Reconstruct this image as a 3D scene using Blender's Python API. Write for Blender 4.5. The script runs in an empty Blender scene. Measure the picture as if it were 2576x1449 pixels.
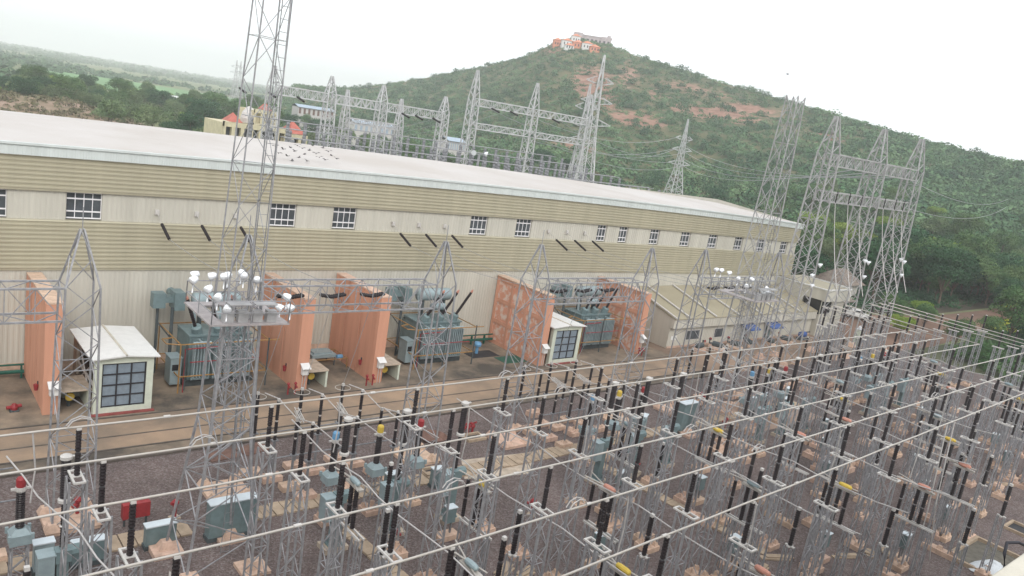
import bpy, math, random
import numpy as np
from mathutils import Vector, Matrix
R = math.radians
rng = random.Random(7)
nrg = np.random.default_rng(11)
S = bpy.context.scene
C = S.collection

# ------------------------------------------------------------------ camera
CAM_H, F_PX, PITCH, ROLL, YAW = 22.0, 1947.0, 11.86, 9.35, 41.3
_p, _r, _y = R(PITCH), R(ROLL), R(YAW)
FW = Vector((math.sin(_y)*math.cos(_p), math.cos(_y)*math.cos(_p), -math.sin(_p)))
_rt0 = Vector((math.cos(_y), -math.sin(_y), 0.0)); _up0 = _rt0.cross(FW)
RT = math.cos(_r)*_rt0 + math.sin(_r)*_up0
UP = -math.sin(_r)*_rt0 + math.cos(_r)*_up0
cd = bpy.data.cameras.new('camera'); cam = bpy.data.objects.new('camera', cd); C.objects.link(cam)
cd.sensor_width = 36.0; cd.lens = F_PX/2575.0*36.0; cd.clip_start = 0.3; cd.clip_end = 20000
cam.matrix_world = Matrix(((RT.x, UP.x, -FW.x, 0), (RT.y, UP.y, -FW.y, 0), (RT.z, UP.z, -FW.z, CAM_H), (0, 0, 0, 1)))
S.camera = cam

def U(px, py, axis, val):
    """a sight line met with a real plane of the place (survey of where things stand)"""
    d = FW + ((px-1287.5)/F_PX)*RT - ((py-724.5)/F_PX)*UP
    o = Vector((0, 0, CAM_H)); i = 'XYZ'.index(axis)
    return o + d*((val-o[i])/d[i])

# ------------------------------------------------------------------ light
SUN_EL, SUN_AZ = 40.0, 203.0        # azimuth measured from +Y towards +X
W = bpy.data.worlds.new('World'); S.world = W; W.use_nodes = True
nt = W.node_tree; bg = nt.nodes['Background']
sky = nt.nodes.new('ShaderNodeTexSky'); sky.sky_type = 'NISHITA'; sky.sun_disc = False
sky.sun_elevation = R(SUN_EL); sky.sun_rotation = R(SUN_AZ); sky.dust_density = 4.0; sky.air_density = 1.0; sky.ozone_density = 1.0
hs = nt.nodes.new('ShaderNodeHueSaturation'); hs.inputs['Saturation'].default_value = 0.22
nt.links.new(sky.outputs[0], hs.inputs['Color'])
cloud = nt.nodes.new('ShaderNodeMix'); cloud.data_type = 'RGBA'; cloud.inputs[0].default_value = .72   # even white overcast over the clear-sky gradient
cloud.inputs[7].default_value = (9.0, 9.3, 9.6, 1); nt.links.new(hs.outputs[0], cloud.inputs[6]); nt.links.new(cloud.outputs[2], bg.inputs[0])
bg.inputs[1].default_value = 0.15
sd = bpy.data.lights.new('sun', 'SUN'); sd.energy = 1.1; sd.angle = R(25); sd.color = (1, .95, .88)
sun = bpy.data.objects.new('sun', sd); C.objects.link(sun)
_sv = Vector((math.sin(R(SUN_AZ))*math.cos(R(SUN_EL)), math.cos(R(SUN_AZ))*math.cos(R(SUN_EL)), math.sin(R(SUN_EL))))
sun.rotation_euler = (-_sv).to_track_quat('-Z', 'Y').to_euler()
S.view_settings.view_transform = 'Standard'; S.view_settings.look = 'None'
S.view_settings.exposure = 0.30; S.view_settings.gamma = 1.0
try:
    S.cycles.max_bounces = 12; S.cycles.volume_bounces = 8; S.cycles.transparent_max_bounces = 6
    S.cycles.volume_step_rate = 4.0
except Exception: pass

# ------------------------------------------------------------------ materials
def mat(name, col, rough=0.7, metal=0.0, var=0.18, scale=1.5, bump=0.0, bscale=None, streak=False, col2=None, rand=0.0, spec=0.3, detail=6, clump=(.35, .7)):
    m = bpy.data.materials.new(name); m.use_nodes = True
    n = m.node_tree.nodes; l = m.node_tree.links; b = n['Principled BSDF']
    b.inputs['Roughness'].default_value = rough; b.inputs['Metallic'].default_value = metal
    b.inputs['Specular IOR Level'].default_value = spec
    tc = n.new('ShaderNodeTexCoord'); mp = n.new('ShaderNodeMapping'); l.new(tc.outputs['Object'], mp.inputs[0])
    if streak: mp.inputs['Scale'].default_value = (1, 1, 0.06)
    nz = n.new('ShaderNodeTexNoise'); nz.inputs['Scale'].default_value = scale; nz.inputs['Detail'].default_value = detail
    nz.inputs['Roughness'].default_value = 0.65
    l.new(mp.outputs[0], nz.inputs['Vector'])
    rp = n.new('ShaderNodeValToRGB'); l.new(nz.outputs['Fac'], rp.inputs[0])
    c2 = col2 if col2 else tuple(min(1, c*(1+var)) for c in col)
    c1 = col if col2 else tuple(c*(1-var) for c in col)
    rp.color_ramp.elements[0].position = clump[0]; rp.color_ramp.elements[0].color = (*c1, 1)
    rp.color_ramp.elements[1].position = clump[1]; rp.color_ramp.elements[1].color = (*c2, 1)
    out = rp.outputs[0]
    if rand:
        oi = n.new('ShaderNodeObjectInfo'); mr = n.new('ShaderNodeMapRange'); l.new(oi.outputs['Random'], mr.inputs[0])
        mr.inputs[3].default_value = 1-rand; mr.inputs[4].default_value = 1+rand
        h2 = n.new('ShaderNodeHueSaturation'); l.new(out, h2.inputs['Color']); l.new(mr.outputs[0], h2.inputs['Value'])
        mr2 = n.new('ShaderNodeMapRange'); mu = n.new('ShaderNodeMath'); mu.operation = 'FRACT'
        m7 = n.new('ShaderNodeMath'); m7.operation = 'MULTIPLY'; m7.inputs[1].default_value = 7.3
        l.new(oi.outputs['Random'], m7.inputs[0]); l.new(m7.outputs[0], mu.inputs[0]); l.new(mu.outputs[0], mr2.inputs[0])
        mr2.inputs[3].default_value = 0.5-rand*.07; mr2.inputs[4].default_value = 0.5+rand*.07
        l.new(mr2.outputs[0], h2.inputs['Hue']); out = h2.outputs[0]
    l.new(out, b.inputs['Base Color'])
    if bump:
        bz = n.new('ShaderNodeTexNoise'); bz.inputs['Scale'].default_value = bscale or scale*6; bz.inputs['Detail'].default_value = 4
        l.new(tc.outputs['Object'], bz.inputs['Vector'])
        bp = n.new('ShaderNodeBump'); bp.inputs['Strength'].default_value = bump; bp.inputs['Distance'].default_value = 0.05
        l.new(bz.outputs['Fac'], bp.inputs['Height']); l.new(bp.outputs[0], b.inputs['Normal'])
    return m

M = {}
M['steel'] = mat('galvanised_steel', (.32, .32, .335), .5, .35, .22, 3.0)
M['steel_dark'] = mat('weathered_steel', (.22, .225, .24), .55, .35, .25, 3.0)
M['alu'] = mat('aluminium_tube', (.46, .43, .395), .4, .3, .08, 2.0)
M['plate'] = mat('white_steel', (.52, .50, .48), .5, .1, .12, 4.0)
M['porc'] = mat('brown_porcelain', (.016, .011, .013), .4, 0, .3, 6.0, spec=.3)
M['conc_pink'] = mat('painted_concrete', (.52, .37, .285), .85, 0, .22, 2.5, .3, 14, rand=.1)
M['conc'] = mat('raw_concrete', (.42, .35, .28), .9, 0, .25, 2.0, .3, 12)
M['slab'] = mat('cover_slab', (.36, .28, .205), .9, 0, .22, 1.5, .3, 12)
M['orange'] = mat('salmon_paint', (.57, .29, .195), .8, 0, .0, .9, .15, 8, streak=True, col2=(.44, .22, .145), clump=(.42, .72))
M['orange_worn'] = mat('salmon_paint_flaking', (.57, .27, .18), .85, 0, 0, 1.4, .2, 8, col2=(.62, .49, .42), clump=(.47, .58))
M['cream'] = mat('cream_sheet', (.50, .48, .42), .55, .1, .10, .9, streak=True)
M['yellow'] = mat('sand_yellow_sheet', (.405, .375, .28), .5, .1, .07, .9, streak=True)
M['fascia'] = mat('white_sheet', (.56, .60, .59), .5, .1, .07, .9, streak=True)
M['roof'] = mat('roof_sheet', (.44, .405, .375), .7, .05, .0, .10, col2=(.52, .495, .48))
M['roof_tan'] = mat('tan_roof_sheet', (.315, .28, .20), .6, .1, .07, .5)
M['white'] = mat('white_paint', (.66, .66, .65), .5, 0, .06, 2)
M['palegreen'] = mat('pale_render', (.56, .60, .51), .8, 0, .08, 2)
M['winframe'] = mat('window_frame_white', (.75, .74, .76), .5, 0, .05, 3)
M['glass'] = mat('dusty_glass', (.075, .085, .095), .25, 0, .35, .8, spec=.3)
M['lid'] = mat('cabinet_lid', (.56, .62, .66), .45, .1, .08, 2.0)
M['blue_roof'] = mat('pale_blue_roof', (.33, .40, .48), .6, 0, .15, 1)
M['glass_dark'] = mat('dark_glass', (.02, .022, .026), .1, 0, .3, 1.0, spec=.6)
M['screen'] = mat('shed_glass', (.22, .27, .32), .3, 0, .15, 3)
M['dark'] = mat('dark_frame', (.03, .03, .035), .6, 0, .2, 3)
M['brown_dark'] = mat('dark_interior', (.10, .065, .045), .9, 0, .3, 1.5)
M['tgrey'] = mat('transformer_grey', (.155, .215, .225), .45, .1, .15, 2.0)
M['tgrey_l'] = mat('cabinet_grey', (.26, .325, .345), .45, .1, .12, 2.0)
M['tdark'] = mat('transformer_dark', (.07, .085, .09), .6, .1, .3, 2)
M['red'] = mat('fire_red', (.27, .03, .035), .5, 0, .2, 3)
M['yel'] = mat('yellow_paint', (.52, .37, .06), .5, 0, .15, 3)
M['railyel'] = mat('rail_yellow', (.30, .17, .06), .5, 0, .25, 3)
M['blue'] = mat('blue_paint', (.13, .29, .47), .5, 0, .15, 3)
M['bluedeep'] = mat('blue_awning', (.05, .10, .28), .6, 0, .15, 3)
M['pink'] = mat('faded_red_paint', (.46, .22, .165), .5, 0, .15, 3)
M['greenpipe'] = mat('green_pipe', (.015, .09, .065), .5, 0, .2, 3)
M['lamp'] = mat('lamp_housing', (.85, .87, .9), .22, .3, .05, 3, spec=.6)
M['rust'] = mat('rust_plate', (.17, .10, .08), .8, .1, .3, 2)
M['wire'] = mat('wire', (.48, .46, .45), .5, .3, .1, 3)
M['fine_wire'] = mat('grey_wire', (.34, .35, .36), .5, .3, .1, 3)
M['roof_red'] = mat('red_roof', (.42, .13, .10), .7, 0, .15, 1)
M['pale_yellow'] = mat('pale_yellow_wall', (.54, .49, .34), .8, 0, .12, 1)
M['lilac'] = mat('grey_stone_wall', (.42, .36, .37), .9, 0, .2, .5)
M['terracotta'] = mat('terracotta_roof', (.58, .22, .13), .8, 0, .2, 1)
M['thatch'] = mat('weathered_roof', (.20, .165, .14), .95, 0, .3, 2)
M['bark'] = mat('bark', (.12, .09, .065), .9, 0, .3, 3)
M['tank_white'] = mat('plastic_white', (.60, .63, .66), .45, 0, .12, 1.5, .4, 6)
M['beige'] = mat('beige_parapet', (.52, .49, .42), .85, 0, .12, 1.2, .2, 20)
M['rubber'] = mat('black_rubber', (.012, .012, .02), .45, 0, .2, 3)
M['bird'] = mat('grey_feather', (.13, .125, .125), .8, 0, .2, 20)
M['wood'] = mat('wood_scrap', (.42, .32, .22), .9, 0, .3, 3)
def leafmat(name, col, col2, scale=.35, rand=.16, trans=0.12):
    m = mat(name, col, .75, 0, 0, scale, col2=col2, rand=rand, spec=.1, detail=8, clump=(.38, .62))
    return m
M['leaf_dark'] = leafmat('leaf_dark', (.018, .060, .028), (.048, .112, .050))
M['leaf_mid'] = leafmat('leaf_mid', (.045, .105, .040), (.115, .185, .070))
M['leaf_pale'] = leafmat('leaf_pale', (.075, .125, .055), (.165, .215, .105))
M['leaf_bright'] = leafmat('leaf_bright', (.11, .17, .03), (.20, .28, .05))
M['leaf_dry'] = leafmat('leaf_dry', (.10, .095, .05), (.15, .13, .08))
M['leaf_hedge'] = leafmat('leaf_hedge', (.25, .29, .03), (.40, .42, .05), rand=.05)
M['leaf_scrub'] = leafmat('leaf_scrub', (.028, .088, .042), (.125, .215, .10), .06)
M['leaf_far'] = leafmat('leaf_far', (.035, .085, .045), (.095, .155, .075), .02)

# ------------------------------------------------------------------ mesh builder
class MB:
    def __init__(s): s.v = []; s.f = []; s.smooth = False
    def quad(s, *pts):
        b = len(s.v); s.v += [tuple(p) for p in pts]; s.f.append(tuple(range(b, b+len(pts))))
    def box(s, x0, x1, y0, y1, z0, z1):
        b = len(s.v)
        s.v += [(x0,y0,z0),(x1,y0,z0),(x1,y1,z0),(x0,y1,z0),(x0,y0,z1),(x1,y0,z1),(x1,y1,z1),(x0,y1,z1)]
        s.f += [(b,b+3,b+2,b+1),(b+4,b+5,b+6,b+7),(b,b+1,b+5,b+4),(b+1,b+2,b+6,b+5),(b+2,b+3,b+7,b+6),(b+3,b,b+4,b+7)]
    def cbox(s, cx, cy, z0, sx, sy, h): s.box(cx-sx/2, cx+sx/2, cy-sy/2, cy+sy/2, z0, z0+h)
    def frus(s, cx, cy, z0, h, a0, a1):
        b = len(s.v)
        for a, z in ((a0, z0), (a1, z0+h)):
            s.v += [(cx-a,cy-a,z),(cx+a,cy-a,z),(cx+a,cy+a,z),(cx-a,cy+a,z)]
        s.f += [(b,b+3,b+2,b+1),(b+4,b+5,b+6,b+7)] + [(b+i,b+(i+1)%4,b+4+(i+1)%4,b+4+i) for i in range(4)]
    def tube(s, pts, r, n=6, r1=None, cap=True):
        pts = [Vector(p) for p in pts]; b = len(s.v); k = len(pts)
        for i, p in enumerate(pts):
            d = (pts[min(i+1, k-1)] - pts[max(i-1, 0)]).normalized()
            a = d.cross(Vector((0, 0, 1)) if abs(d.z) < .9 else Vector((1, 0, 0))).normalized(); c = d.cross(a)
            rr = r if r1 is None else r + (r1-r)*i/(k-1)
            for j in range(n):
                t = 2*math.pi*(j+.5)/n
                s.v.append(tuple(p + rr*(math.cos(t)*a + math.sin(t)*c)))
        for i in range(k-1):
            for j in range(n):
                s.f.append((b+i*n+j, b+i*n+(j+1) % n, b+(i+1)*n+(j+1) % n, b+(i+1)*n+j))
        if cap:
            s.f.append(tuple(b+j for j in range(n))); s.f.append(tuple(b+(k-1)*n+j for j in reversed(range(n))))
    def bar(s, a, b_, t): s.tube((a, b_), t*.62, 4)
    def lathe(s, cx, cy, prof, n=10, axis=None, o=None):
        """profile [(r, z)] turned about a vertical through (cx, cy), or about the axis vector from o"""
        b = len(s.v); k = len(prof)
        if axis is not None:
            d = Vector(axis).normalized(); a = d.cross(Vector((0, 0, 1)) if abs(d.z) < .9 else Vector((1, 0, 0))).normalized(); c = d.cross(a); o = Vector(o)
        for r, z in prof:
            for j in range(n):
                t = 2*math.pi*j/n
                if axis is None: s.v.append((cx+r*math.cos(t), cy+r*math.sin(t), z))
                else: s.v.append(tuple(o + d*z + r*(math.cos(t)*a+math.sin(t)*c)))
        for i in range(k-1):
            for j in range(n):
                s.f.append((b+i*n+j, b+i*n+(j+1) % n, b+(i+1)*n+(j+1) % n, b+(i+1)*n+j))
        s.f.append(tuple(b+j for j in reversed(range(n)))); s.f.append(tuple(b+(k-1)*n+j for j in range(n)))
    def sheds(s, cx, cy, z0, z1, r, n=10, pitch=.11, axis=None, o=None):
        L = z1-z0; k = max(3, int(L/pitch)); prof = [(r*.8, z0)]
        for i in range(k):
            z = z0 + L*(i+.15)/k
            prof += [(r*.82, z), (r, z+L/k*.28), (r*.97, z+L/k*.42), (r*.82, z+L/k*.75)]
        prof.append((r*.8, z1)); s.lathe(cx, cy, prof, n, axis, o)
    def build(s, name, m, parent=None, smooth=False, auto=False):
        me = bpy.data.meshes.new(name); me.from_pydata(s.v, [], s.f); me.materials.append(M[m] if isinstance(m, str) else m)
        if smooth: me.polygons.foreach_set('use_smooth', [True]*len(me.polygons))
        me.update()
        o = bpy.data.objects.new(name, me); C.objects.link(o)
        if parent is not None: o.parent = parent
        return o

def tag(o, label=None, cat=None, group=None, kind=None):
    if label: o['label'] = label
    if cat: o['category'] = cat
    if group: o['group'] = group
    if kind: o['kind'] = kind
    return o
def thing(name, label, cat, loc=(0, 0, 0), rz=0, group=None):
    o = bpy.data.objects.new(name, None); C.objects.link(o); o.location = loc; o.rotation_euler = (0, 0, rz)
    o.empty_display_size = .3
    return tag(o, label, cat, group)
KIDS = {}
def kids(o):
    return [c for c in o.children]
def copy_tree(o, loc, rz=0, label=None, group=None, sc=None):
    r = o.copy(); C.objects.link(r); r.location = loc; r.rotation_euler = (0, 0, rz)
    if sc: r.scale = sc
    if label: r['label'] = label
    if group: r['group'] = group
    for ch in list(o.children):
        c = ch.copy(); C.objects.link(c); c.parent = r
        for g in list(ch.children):
            d = g.copy(); C.objects.link(d); d.parent = c
    return r
ORD = ['first', 'second', 'third', 'fourth', 'fifth', 'sixth', 'seventh', 'eighth', 'ninth', 'tenth', 'eleventh', 'twelfth', 'thirteenth', 'fourteenth', 'fifteenth', 'sixteenth', 'seventeenth', 'eighteenth', 'nineteenth', 'twentieth']

# lattice members -------------------------------------------------------
def lat_col(mb, x, y, z0, z1, w0, w1, n, tl=.10, tb=.055, ring=True, xbr=False):
    """four-legged lattice column with zigzag bracing on each face"""
    def c(k, i):
        t = k/n; w = (w0+(w1-w0)*t)/2; sx, sy = ((-1,-1),(1,-1),(1,1),(-1,1))[i]
        return Vector((x+sx*w, y+sy*w, z0+(z1-z0)*t))
    for i in range(4): mb.tube((c(0, i), c(n, i)), tl*.62, 4)
    for k in range(n):
        for i in range(4):
            j = (i+1) % 4
            if xbr or (k+i) % 2 == 0: mb.tube((c(k, i), c(k+1, j)), tb*.6, 4, cap=False)
            if xbr or (k+i) % 2 == 1: mb.tube((c(k, j), c(k+1, i)), tb*.6, 4, cap=False)
            if ring and k and (k % 3 == 0): mb.tube((c(k, i), c(k, j)), tb*.6, 4, cap=False)
def lat_beam(mb, p0, p1, hw, hh, n, tl=.09, tb=.05):
    """box truss from p0 to p1 (points on the axis), half width hw sideways, half height hh"""
    p0, p1 = Vector(p0), Vector(p1); d = (p1-p0).normalized(); sd_ = d.cross(Vector((0, 0, 1))).normalized()
    def c(k, i):
        a, b = ((-1,-1),(1,-1),(1,1),(-1,1))[i]
        return p0.lerp(p1, k/n) + sd_*a*hw + Vector((0, 0, b*hh))
    for i in range(4): mb.tube((c(0, i), c(n, i)), tl*.62, 4)
    for k in range(n):
        for i in range(4):
            j = (i+1) % 4
            a, b = (i, j) if k % 2 == 0 else (j, i)
            mb.tube((c(k, a), c(k+1, b)), tb*.6, 4, cap=False)
            if i in (1, 3): mb.tube((c(k, i), c(k, j)), tb*.6, 4, cap=False)
def sag(a, b, s=.3, n=8):
    a, b = Vector(a), Vector(b)
    return [a.lerp(b, i/n) - Vector((0, 0, s*4*(i/n)*(1-i/n))) for i in range(n+1)]

# ================================================================== SETTING
def ground_mat():
    m = mat('plain_soil', (.15, .145, .085), .95, 0, 0, .012, col2=(.17, .22, .10), detail=10, clump=(.35, .65), spec=.1)
    return m
def sheet(name, x0, x1, y0, y1, z, m, nx=1, ny=1):
    mb = MB()
    for i in range(nx):
        for j in range(ny):
            xa, xb = x0+(x1-x0)*i/nx, x0+(x1-x0)*(i+1)/nx; ya, yb = y0+(y1-y0)*j/ny, y0+(y1-y0)*(j+1)/ny
            mb.quad((xa,ya,z),(xb,ya,z),(xb,yb,z),(xa,yb,z))
    return tag(mb.build(name, m), kind='structure')
def poly(name, pts, z, m):
    mb = MB(); mb.quad(*[(p[0], p[1], z) for p in pts]); return tag(mb.build(name, m), kind='structure')
mb = MB(); N = 96; mb.v = [(5600*math.cos(2*math.pi*i/N), 5600*math.sin(2*math.pi*i/N), -.02) for i in range(N)]; mb.f = [tuple(range(N))]
tag(mb.build('ground', ground_mat()), kind='structure')

def gravel_mat():
    m = bpy.data.materials.new('gravel'); m.use_nodes = True; n = m.node_tree.nodes; l = m.node_tree.links; b = n['Principled BSDF']
    b.inputs['Roughness'].default_value = .9; b.inputs['Specular IOR Level'].default_value = .15
    tc = n.new('ShaderNodeTexCoord')
    vo = n.new('ShaderNodeTexVoronoi'); vo.inputs['Scale'].default_value = 13.0; l.new(tc.outputs['Object'], vo.inputs['Vector'])
    sp = n.new('ShaderNodeSeparateColor'); l.new(vo.outputs['Color'], sp.inputs[0])
    r = n.new('ShaderNodeValToRGB'); l.new(sp.outputs[0], r.inputs[0])
    e = r.color_ramp.elements; e[0].color = (.125, .105, .10, 1); e[1].color = (.27, .245, .24, 1)
    a = e.new(.35); a.color = (.165, .13, .125, 1); a = e.new(.7); a.color = (.19, .165, .16, 1)
    nz = n.new('ShaderNodeTexNoise'); nz.inputs['Scale'].default_value = .22; nz.inputs['Detail'].default_value = 9; nz.inputs['Roughness'].default_value = .7; l.new(tc.outputs['Object'], nz.inputs['Vector'])
    r2 = n.new('ShaderNodeValToRGB'); l.new(nz.outputs['Fac'], r2.inputs[0]); r2.color_ramp.elements[0].position = .35; r2.color_ramp.elements[1].position = .7
    r2.color_ramp.elements[0].color = (.62, .59, .58, 1); r2.color_ramp.elements[1].color = (1.0, .94, .92, 1)
    mx = n.new('ShaderNodeMix'); mx.data_type = 'RGBA'; mx.blend_type = 'MULTIPLY'; mx.inputs[0].default_value = 1
    l.new(r.outputs[0], mx.inputs[6]); l.new(r2.outputs[0], mx.inputs[7]); l.new(mx.outputs[2], b.inputs['Base Color'])
    bp = n.new('ShaderNodeBump'); bp.inputs['Strength'].default_value = .8; bp.inputs['Distance'].default_value = .06
    l.new(vo.outputs['Distance'], bp.inputs['Height']); l.new(bp.outputs[0], b.inputs['Normal'])
    return m
sheet('gravel_yard', -40, 112, -6, 43.7, .004, gravel_mat())
apron = mat('stained_concrete', (.075, .065, .055), .9, 0, 0, .17, .25, 9, col2=(.27, .21, .155), detail=14, clump=(.40, .60))
road = mat('tan_concrete', (.17, .135, .105), .9, 0, 0, .2, .25, 9, col2=(.34, .24, .165), detail=10, clump=(.35, .65))
sheet('concrete_apron', -40, 68.5, 43.7, 59.2, .004, apron)
sheet('apron_road', -40, 68.5, 45.2, 49.6, .009, road)
mb = MB()
for y, h in ((43.6, .12), (45.15, .05), (46.9, .03), (49.7, .05)):
    mb.box(-40, 68.4, y-.06, y+.06, .002, h)
tag(mb.build('kerb', mat('dark_kerb', (.10, .085, .075), .9, 0, .3, 1)), kind='structure')
dirt = mat('red_dirt', (.14, .10, .075), .95, 0, 0, .12, .4, 4, col2=(.29, .205, .15), detail=10, clump=(.35, .65))
sheet('dirt_forecourt', 68.5, 122, 43.7, 78, .006, dirt)
poly('dirt_track', [(108, 43), (122, 43), (150, 46), (185, 47.5), (230, 52), (230, 61), (185, 56), (150, 55), (122, 60), (108, 60)], .012, mat('track_soil', (.12, .075, .055), .95, 0, 0, .1, .4, 4, col2=(.22, .13, .09), detail=10))

# ---- hill ----------------------------------------------------------------
SIL = [(-180, 0), (22.5, .0), (23.5, .18), (25.5, .30), (27.6, .50), (30.9, 1.45), (33.6, 2.4), (36.3, 3.35), (37.9, 4.0), (39.5, 4.65), (41.0, 5.65), (41.5, 6.1), (42.6, 6.45), (45.2, 6.4), (47.2, 6.0), (50.1, 5.6), (53, 5.1), (55.7, 4.75), (58.4, 4.4), (61.1, 3.95), (63.6, 3.55), (66.1, 3.15), (68.5, 2.85), (70.8, 2.6), (72.4, 2.55), (80, 2.2), (95, 1.4), (115, .2), (125, 0), (180, 0)]
SA = np.array([a for a, _ in SIL]); SE = np.array([e for _, e in SIL])
def r0f(az): return np.interp(az, [20, 30, 40, 50, 60, 68, 75, 100], [420, 380, 300, 270, 235, 236, 240, 240])
def r1f(az): return np.interp(az, [20, 30, 40, 46, 55, 65, 75, 100], [820, 800, 720, 680, 620, 540, 470, 420])
def vnoise(x, y, s, seed):
    """cheap smooth noise, -1..1"""
    g = np.random.default_rng(seed); t = np.zeros_like(x)
    for k in range(6):
        a = g.uniform(0, 6.283); fr = s*g.uniform(.6, 1.8); ph = g.uniform(0, 6.283)
        t = t + np.sin((x*np.cos(a)+y*np.sin(a))*fr+ph)
    return t/3.0
def hill_z(az, r):
    el = np.interp(az, SA, SE); a, b = r0f(az), r1f(az)
    top = np.where(el > .02, CAM_H + b*np.tan(np.radians(el)), 0.0); fade = np.clip((az-21)/3, 0, 1)*np.clip((122-az)/12, 0, 1); top = top*fade
    t = np.clip((r-a)/(b-a), 0, 1); s = .35*t + .65*t**1.7
    t2 = np.clip((r-b)/380.0, 0, 1); s = np.where(r > b, 1-t2**1.6, s)
    x, y = r*np.sin(np.radians(az)), r*np.cos(np.radians(az))
    rough = (vnoise(x, y, .035, 3)*1.6 + vnoise(x, y, .09, 4)*.7)*np.clip(t*4, 0, 1)*np.clip((1-t)*4, .25, 1)*fade
    return np.where((r > a), top*s + rough*np.clip(s*3, 0, 1), -1.5)
ROCKS = [(1490, 205, 1.6, 1.0, 1.0), (1600, 300, 2.2, .55, 1.0), (1580, 190, 1.2, 1.2, .55), (1790, 285, 3.6, .55, .95), (1880, 275, 2.5, .4, .8), (1480, 215, 1.0, 1.2, .9), (1520, 255, 1.4, .7, .8), (1390, 125, .8, .4, .7), (1720, 220, 3.0, .6, .5), (1640, 240, 1.5, .7, .5), (1800, 240, 3.0, .4, .45), (2080, 345, 1.5, .5, .6), (1450, 370, 2.0, .35, .7)]
def rockf(az, r):
    el = np.degrees(np.arctan2(hill_z(az, r)-CAM_H, r)); k = np.zeros_like(az)
    for px, py, wa, we, am in ROCKS:
        d = FW + ((px-1287.5)/F_PX)*RT - ((py-724.5)/F_PX)*UP
        a0 = math.degrees(math.atan2(d.x, d.y)); e0 = math.degrees(math.atan2(d.z, math.hypot(d.x, d.y)))
        k = np.maximum(k, am*np.exp(-((az-a0)/wa)**2-((el-e0)/we)**2))
    return k
def hill_mesh():
    na, nr = 300, 150
    az = np.linspace(18, 126, na); q = np.linspace(0, 1, nr)
    A, Q = np.meshgrid(az, q, indexing='ij'); Rr = r0f(A) - 6 + Q*(r1f(A)+385-r0f(A))
    Z = hill_z(A, Rr); X = Rr*np.sin(np.radians(A)); Y = Rr*np.cos(np.radians(A))
    co = np.stack([X, Y, Z], -1).reshape(-1, 3)
    i = np.arange(na-1)[:, None]*nr + np.arange(nr-1)[None, :]; i = i.reshape(-1)
    f = np.stack([i, i+1, i+nr+1, i+nr], -1)
    me = np_mesh('hill', co, f)
    at = me.attributes.new('rock', 'FLOAT', 'POINT'); at.data.foreach_set('value', rockf(A, Rr).reshape(-1).astype(np.float32))
    me.polygons.foreach_set('use_smooth', np.ones(len(f), bool))
    m = mat('hill_soil', (.055, .075, .035), .95, 0, 0, .05, col2=(.14, .13, .07), detail=10, clump=(.35, .65), spec=.1)
    n = m.node_tree.nodes; l = m.node_tree.links; b = n['Principled BSDF']; src = b.inputs['Base Color'].links[0].from_socket
    an = n.new('ShaderNodeAttribute'); an.attribute_name = 'rock'
    nz = n.new('ShaderNodeTexNoise'); nz.inputs['Scale'].default_value = .16; nz.inputs['Detail'].default_value = 9; nz.inputs['Roughness'].default_value = .75
    tc = n.new('ShaderNodeTexCoord'); l.new(tc.outputs['Object'], nz.inputs['Vector'])
    r = n.new('ShaderNodeValToRGB'); l.new(nz.outputs['Fac'], r.inputs[0]); e = r.color_ramp.elements
    e[0].position = .3; e[0].color = (.10, .055, .04, 1); e[1].position = .75; e[1].color = (.38, .27, .21, 1); k = e.new(.5); k.color = (.26, .145, .105, 1)
    ad = n.new('ShaderNodeMath'); ad.operation = 'MULTIPLY_ADD'; l.new(nz.outputs['Fac'], ad.inputs[0]); ad.inputs[1].default_value = 1.5; l.new(an.outputs['Fac'], ad.inputs[2])
    mr = n.new('ShaderNodeMapRange'); l.new(ad.outputs[0], mr.inputs[0]); mr.inputs[1].default_value = 1.02; mr.inputs[2].default_value = 1.3
    mx = n.new('ShaderNodeMix'); mx.data_type = 'RGBA'; l.new(mr.outputs[0], mx.inputs[0]); l.new(src, mx.inputs[6]); l.new(r.outputs[0], mx.inputs[7]); l.new(mx.outputs[2], b.inputs['Base Color'])
    me.materials.append(m)
    o = bpy.data.objects.new('hill', me); C.objects.link(o); tag(o, kind='structure')
def np_mesh(name, co, f):
    me = bpy.data.meshes.new(name); k = f.shape[1]
    me.vertices.add(len(co)); me.vertices.foreach_set('co', np.ascontiguousarray(co, np.float32).reshape(-1))
    me.loops.add(f.size); me.loops.foreach_set('vertex_index', np.ascontiguousarray(f, np.int32).reshape(-1))
    me.polygons.add(len(f)); me.polygons.foreach_set('loop_start', np.arange(len(f), dtype=np.int32)*k)
    me.update(calc_edges=True); return me
hill_mesh()

# embankment beyond the hall, left
def bank():
    nx, ny = 60, 14; xs = np.linspace(-30, 118, nx); ys = np.linspace(0, 1, ny)
    Xg, Q = np.meshgrid(xs, ys, indexing='ij')
    Yg = 255 + Q*60 + vnoise(Xg, Q*50, .05, 8)*4
    top = np.interp(Xg, [-30, 20, 55, 68, 80], [5.6, 5.6, 5.6, 3.2, 0])
    Zg = top*np.sin(np.clip(Q*1.5, 0, 1)*math.pi/2)*np.clip((1-Q)*5, 0, 1) + vnoise(Xg, Yg, .25, 5)*.5*np.sin(Q*math.pi) - .1
    co = np.stack([Xg, Yg, Zg], -1).reshape(-1, 3); i = (np.arange(nx-1)[:, None]*ny + np.arange(ny-1)[None, :]).reshape(-1)
    me = np_mesh('embankment', co, np.stack([i, i+ny, i+ny+1, i+1], -1))
    me.materials.append(mat('bank_soil', (.16, .13, .07), .95, 0, 0, .10, .4, 2, col2=(.29, .205, .155), detail=12, clump=(.36, .6)))
    o = bpy.data.objects.new('embankment', me); C.objects.link(o); tag(o, kind='structure')
bank()
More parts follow.
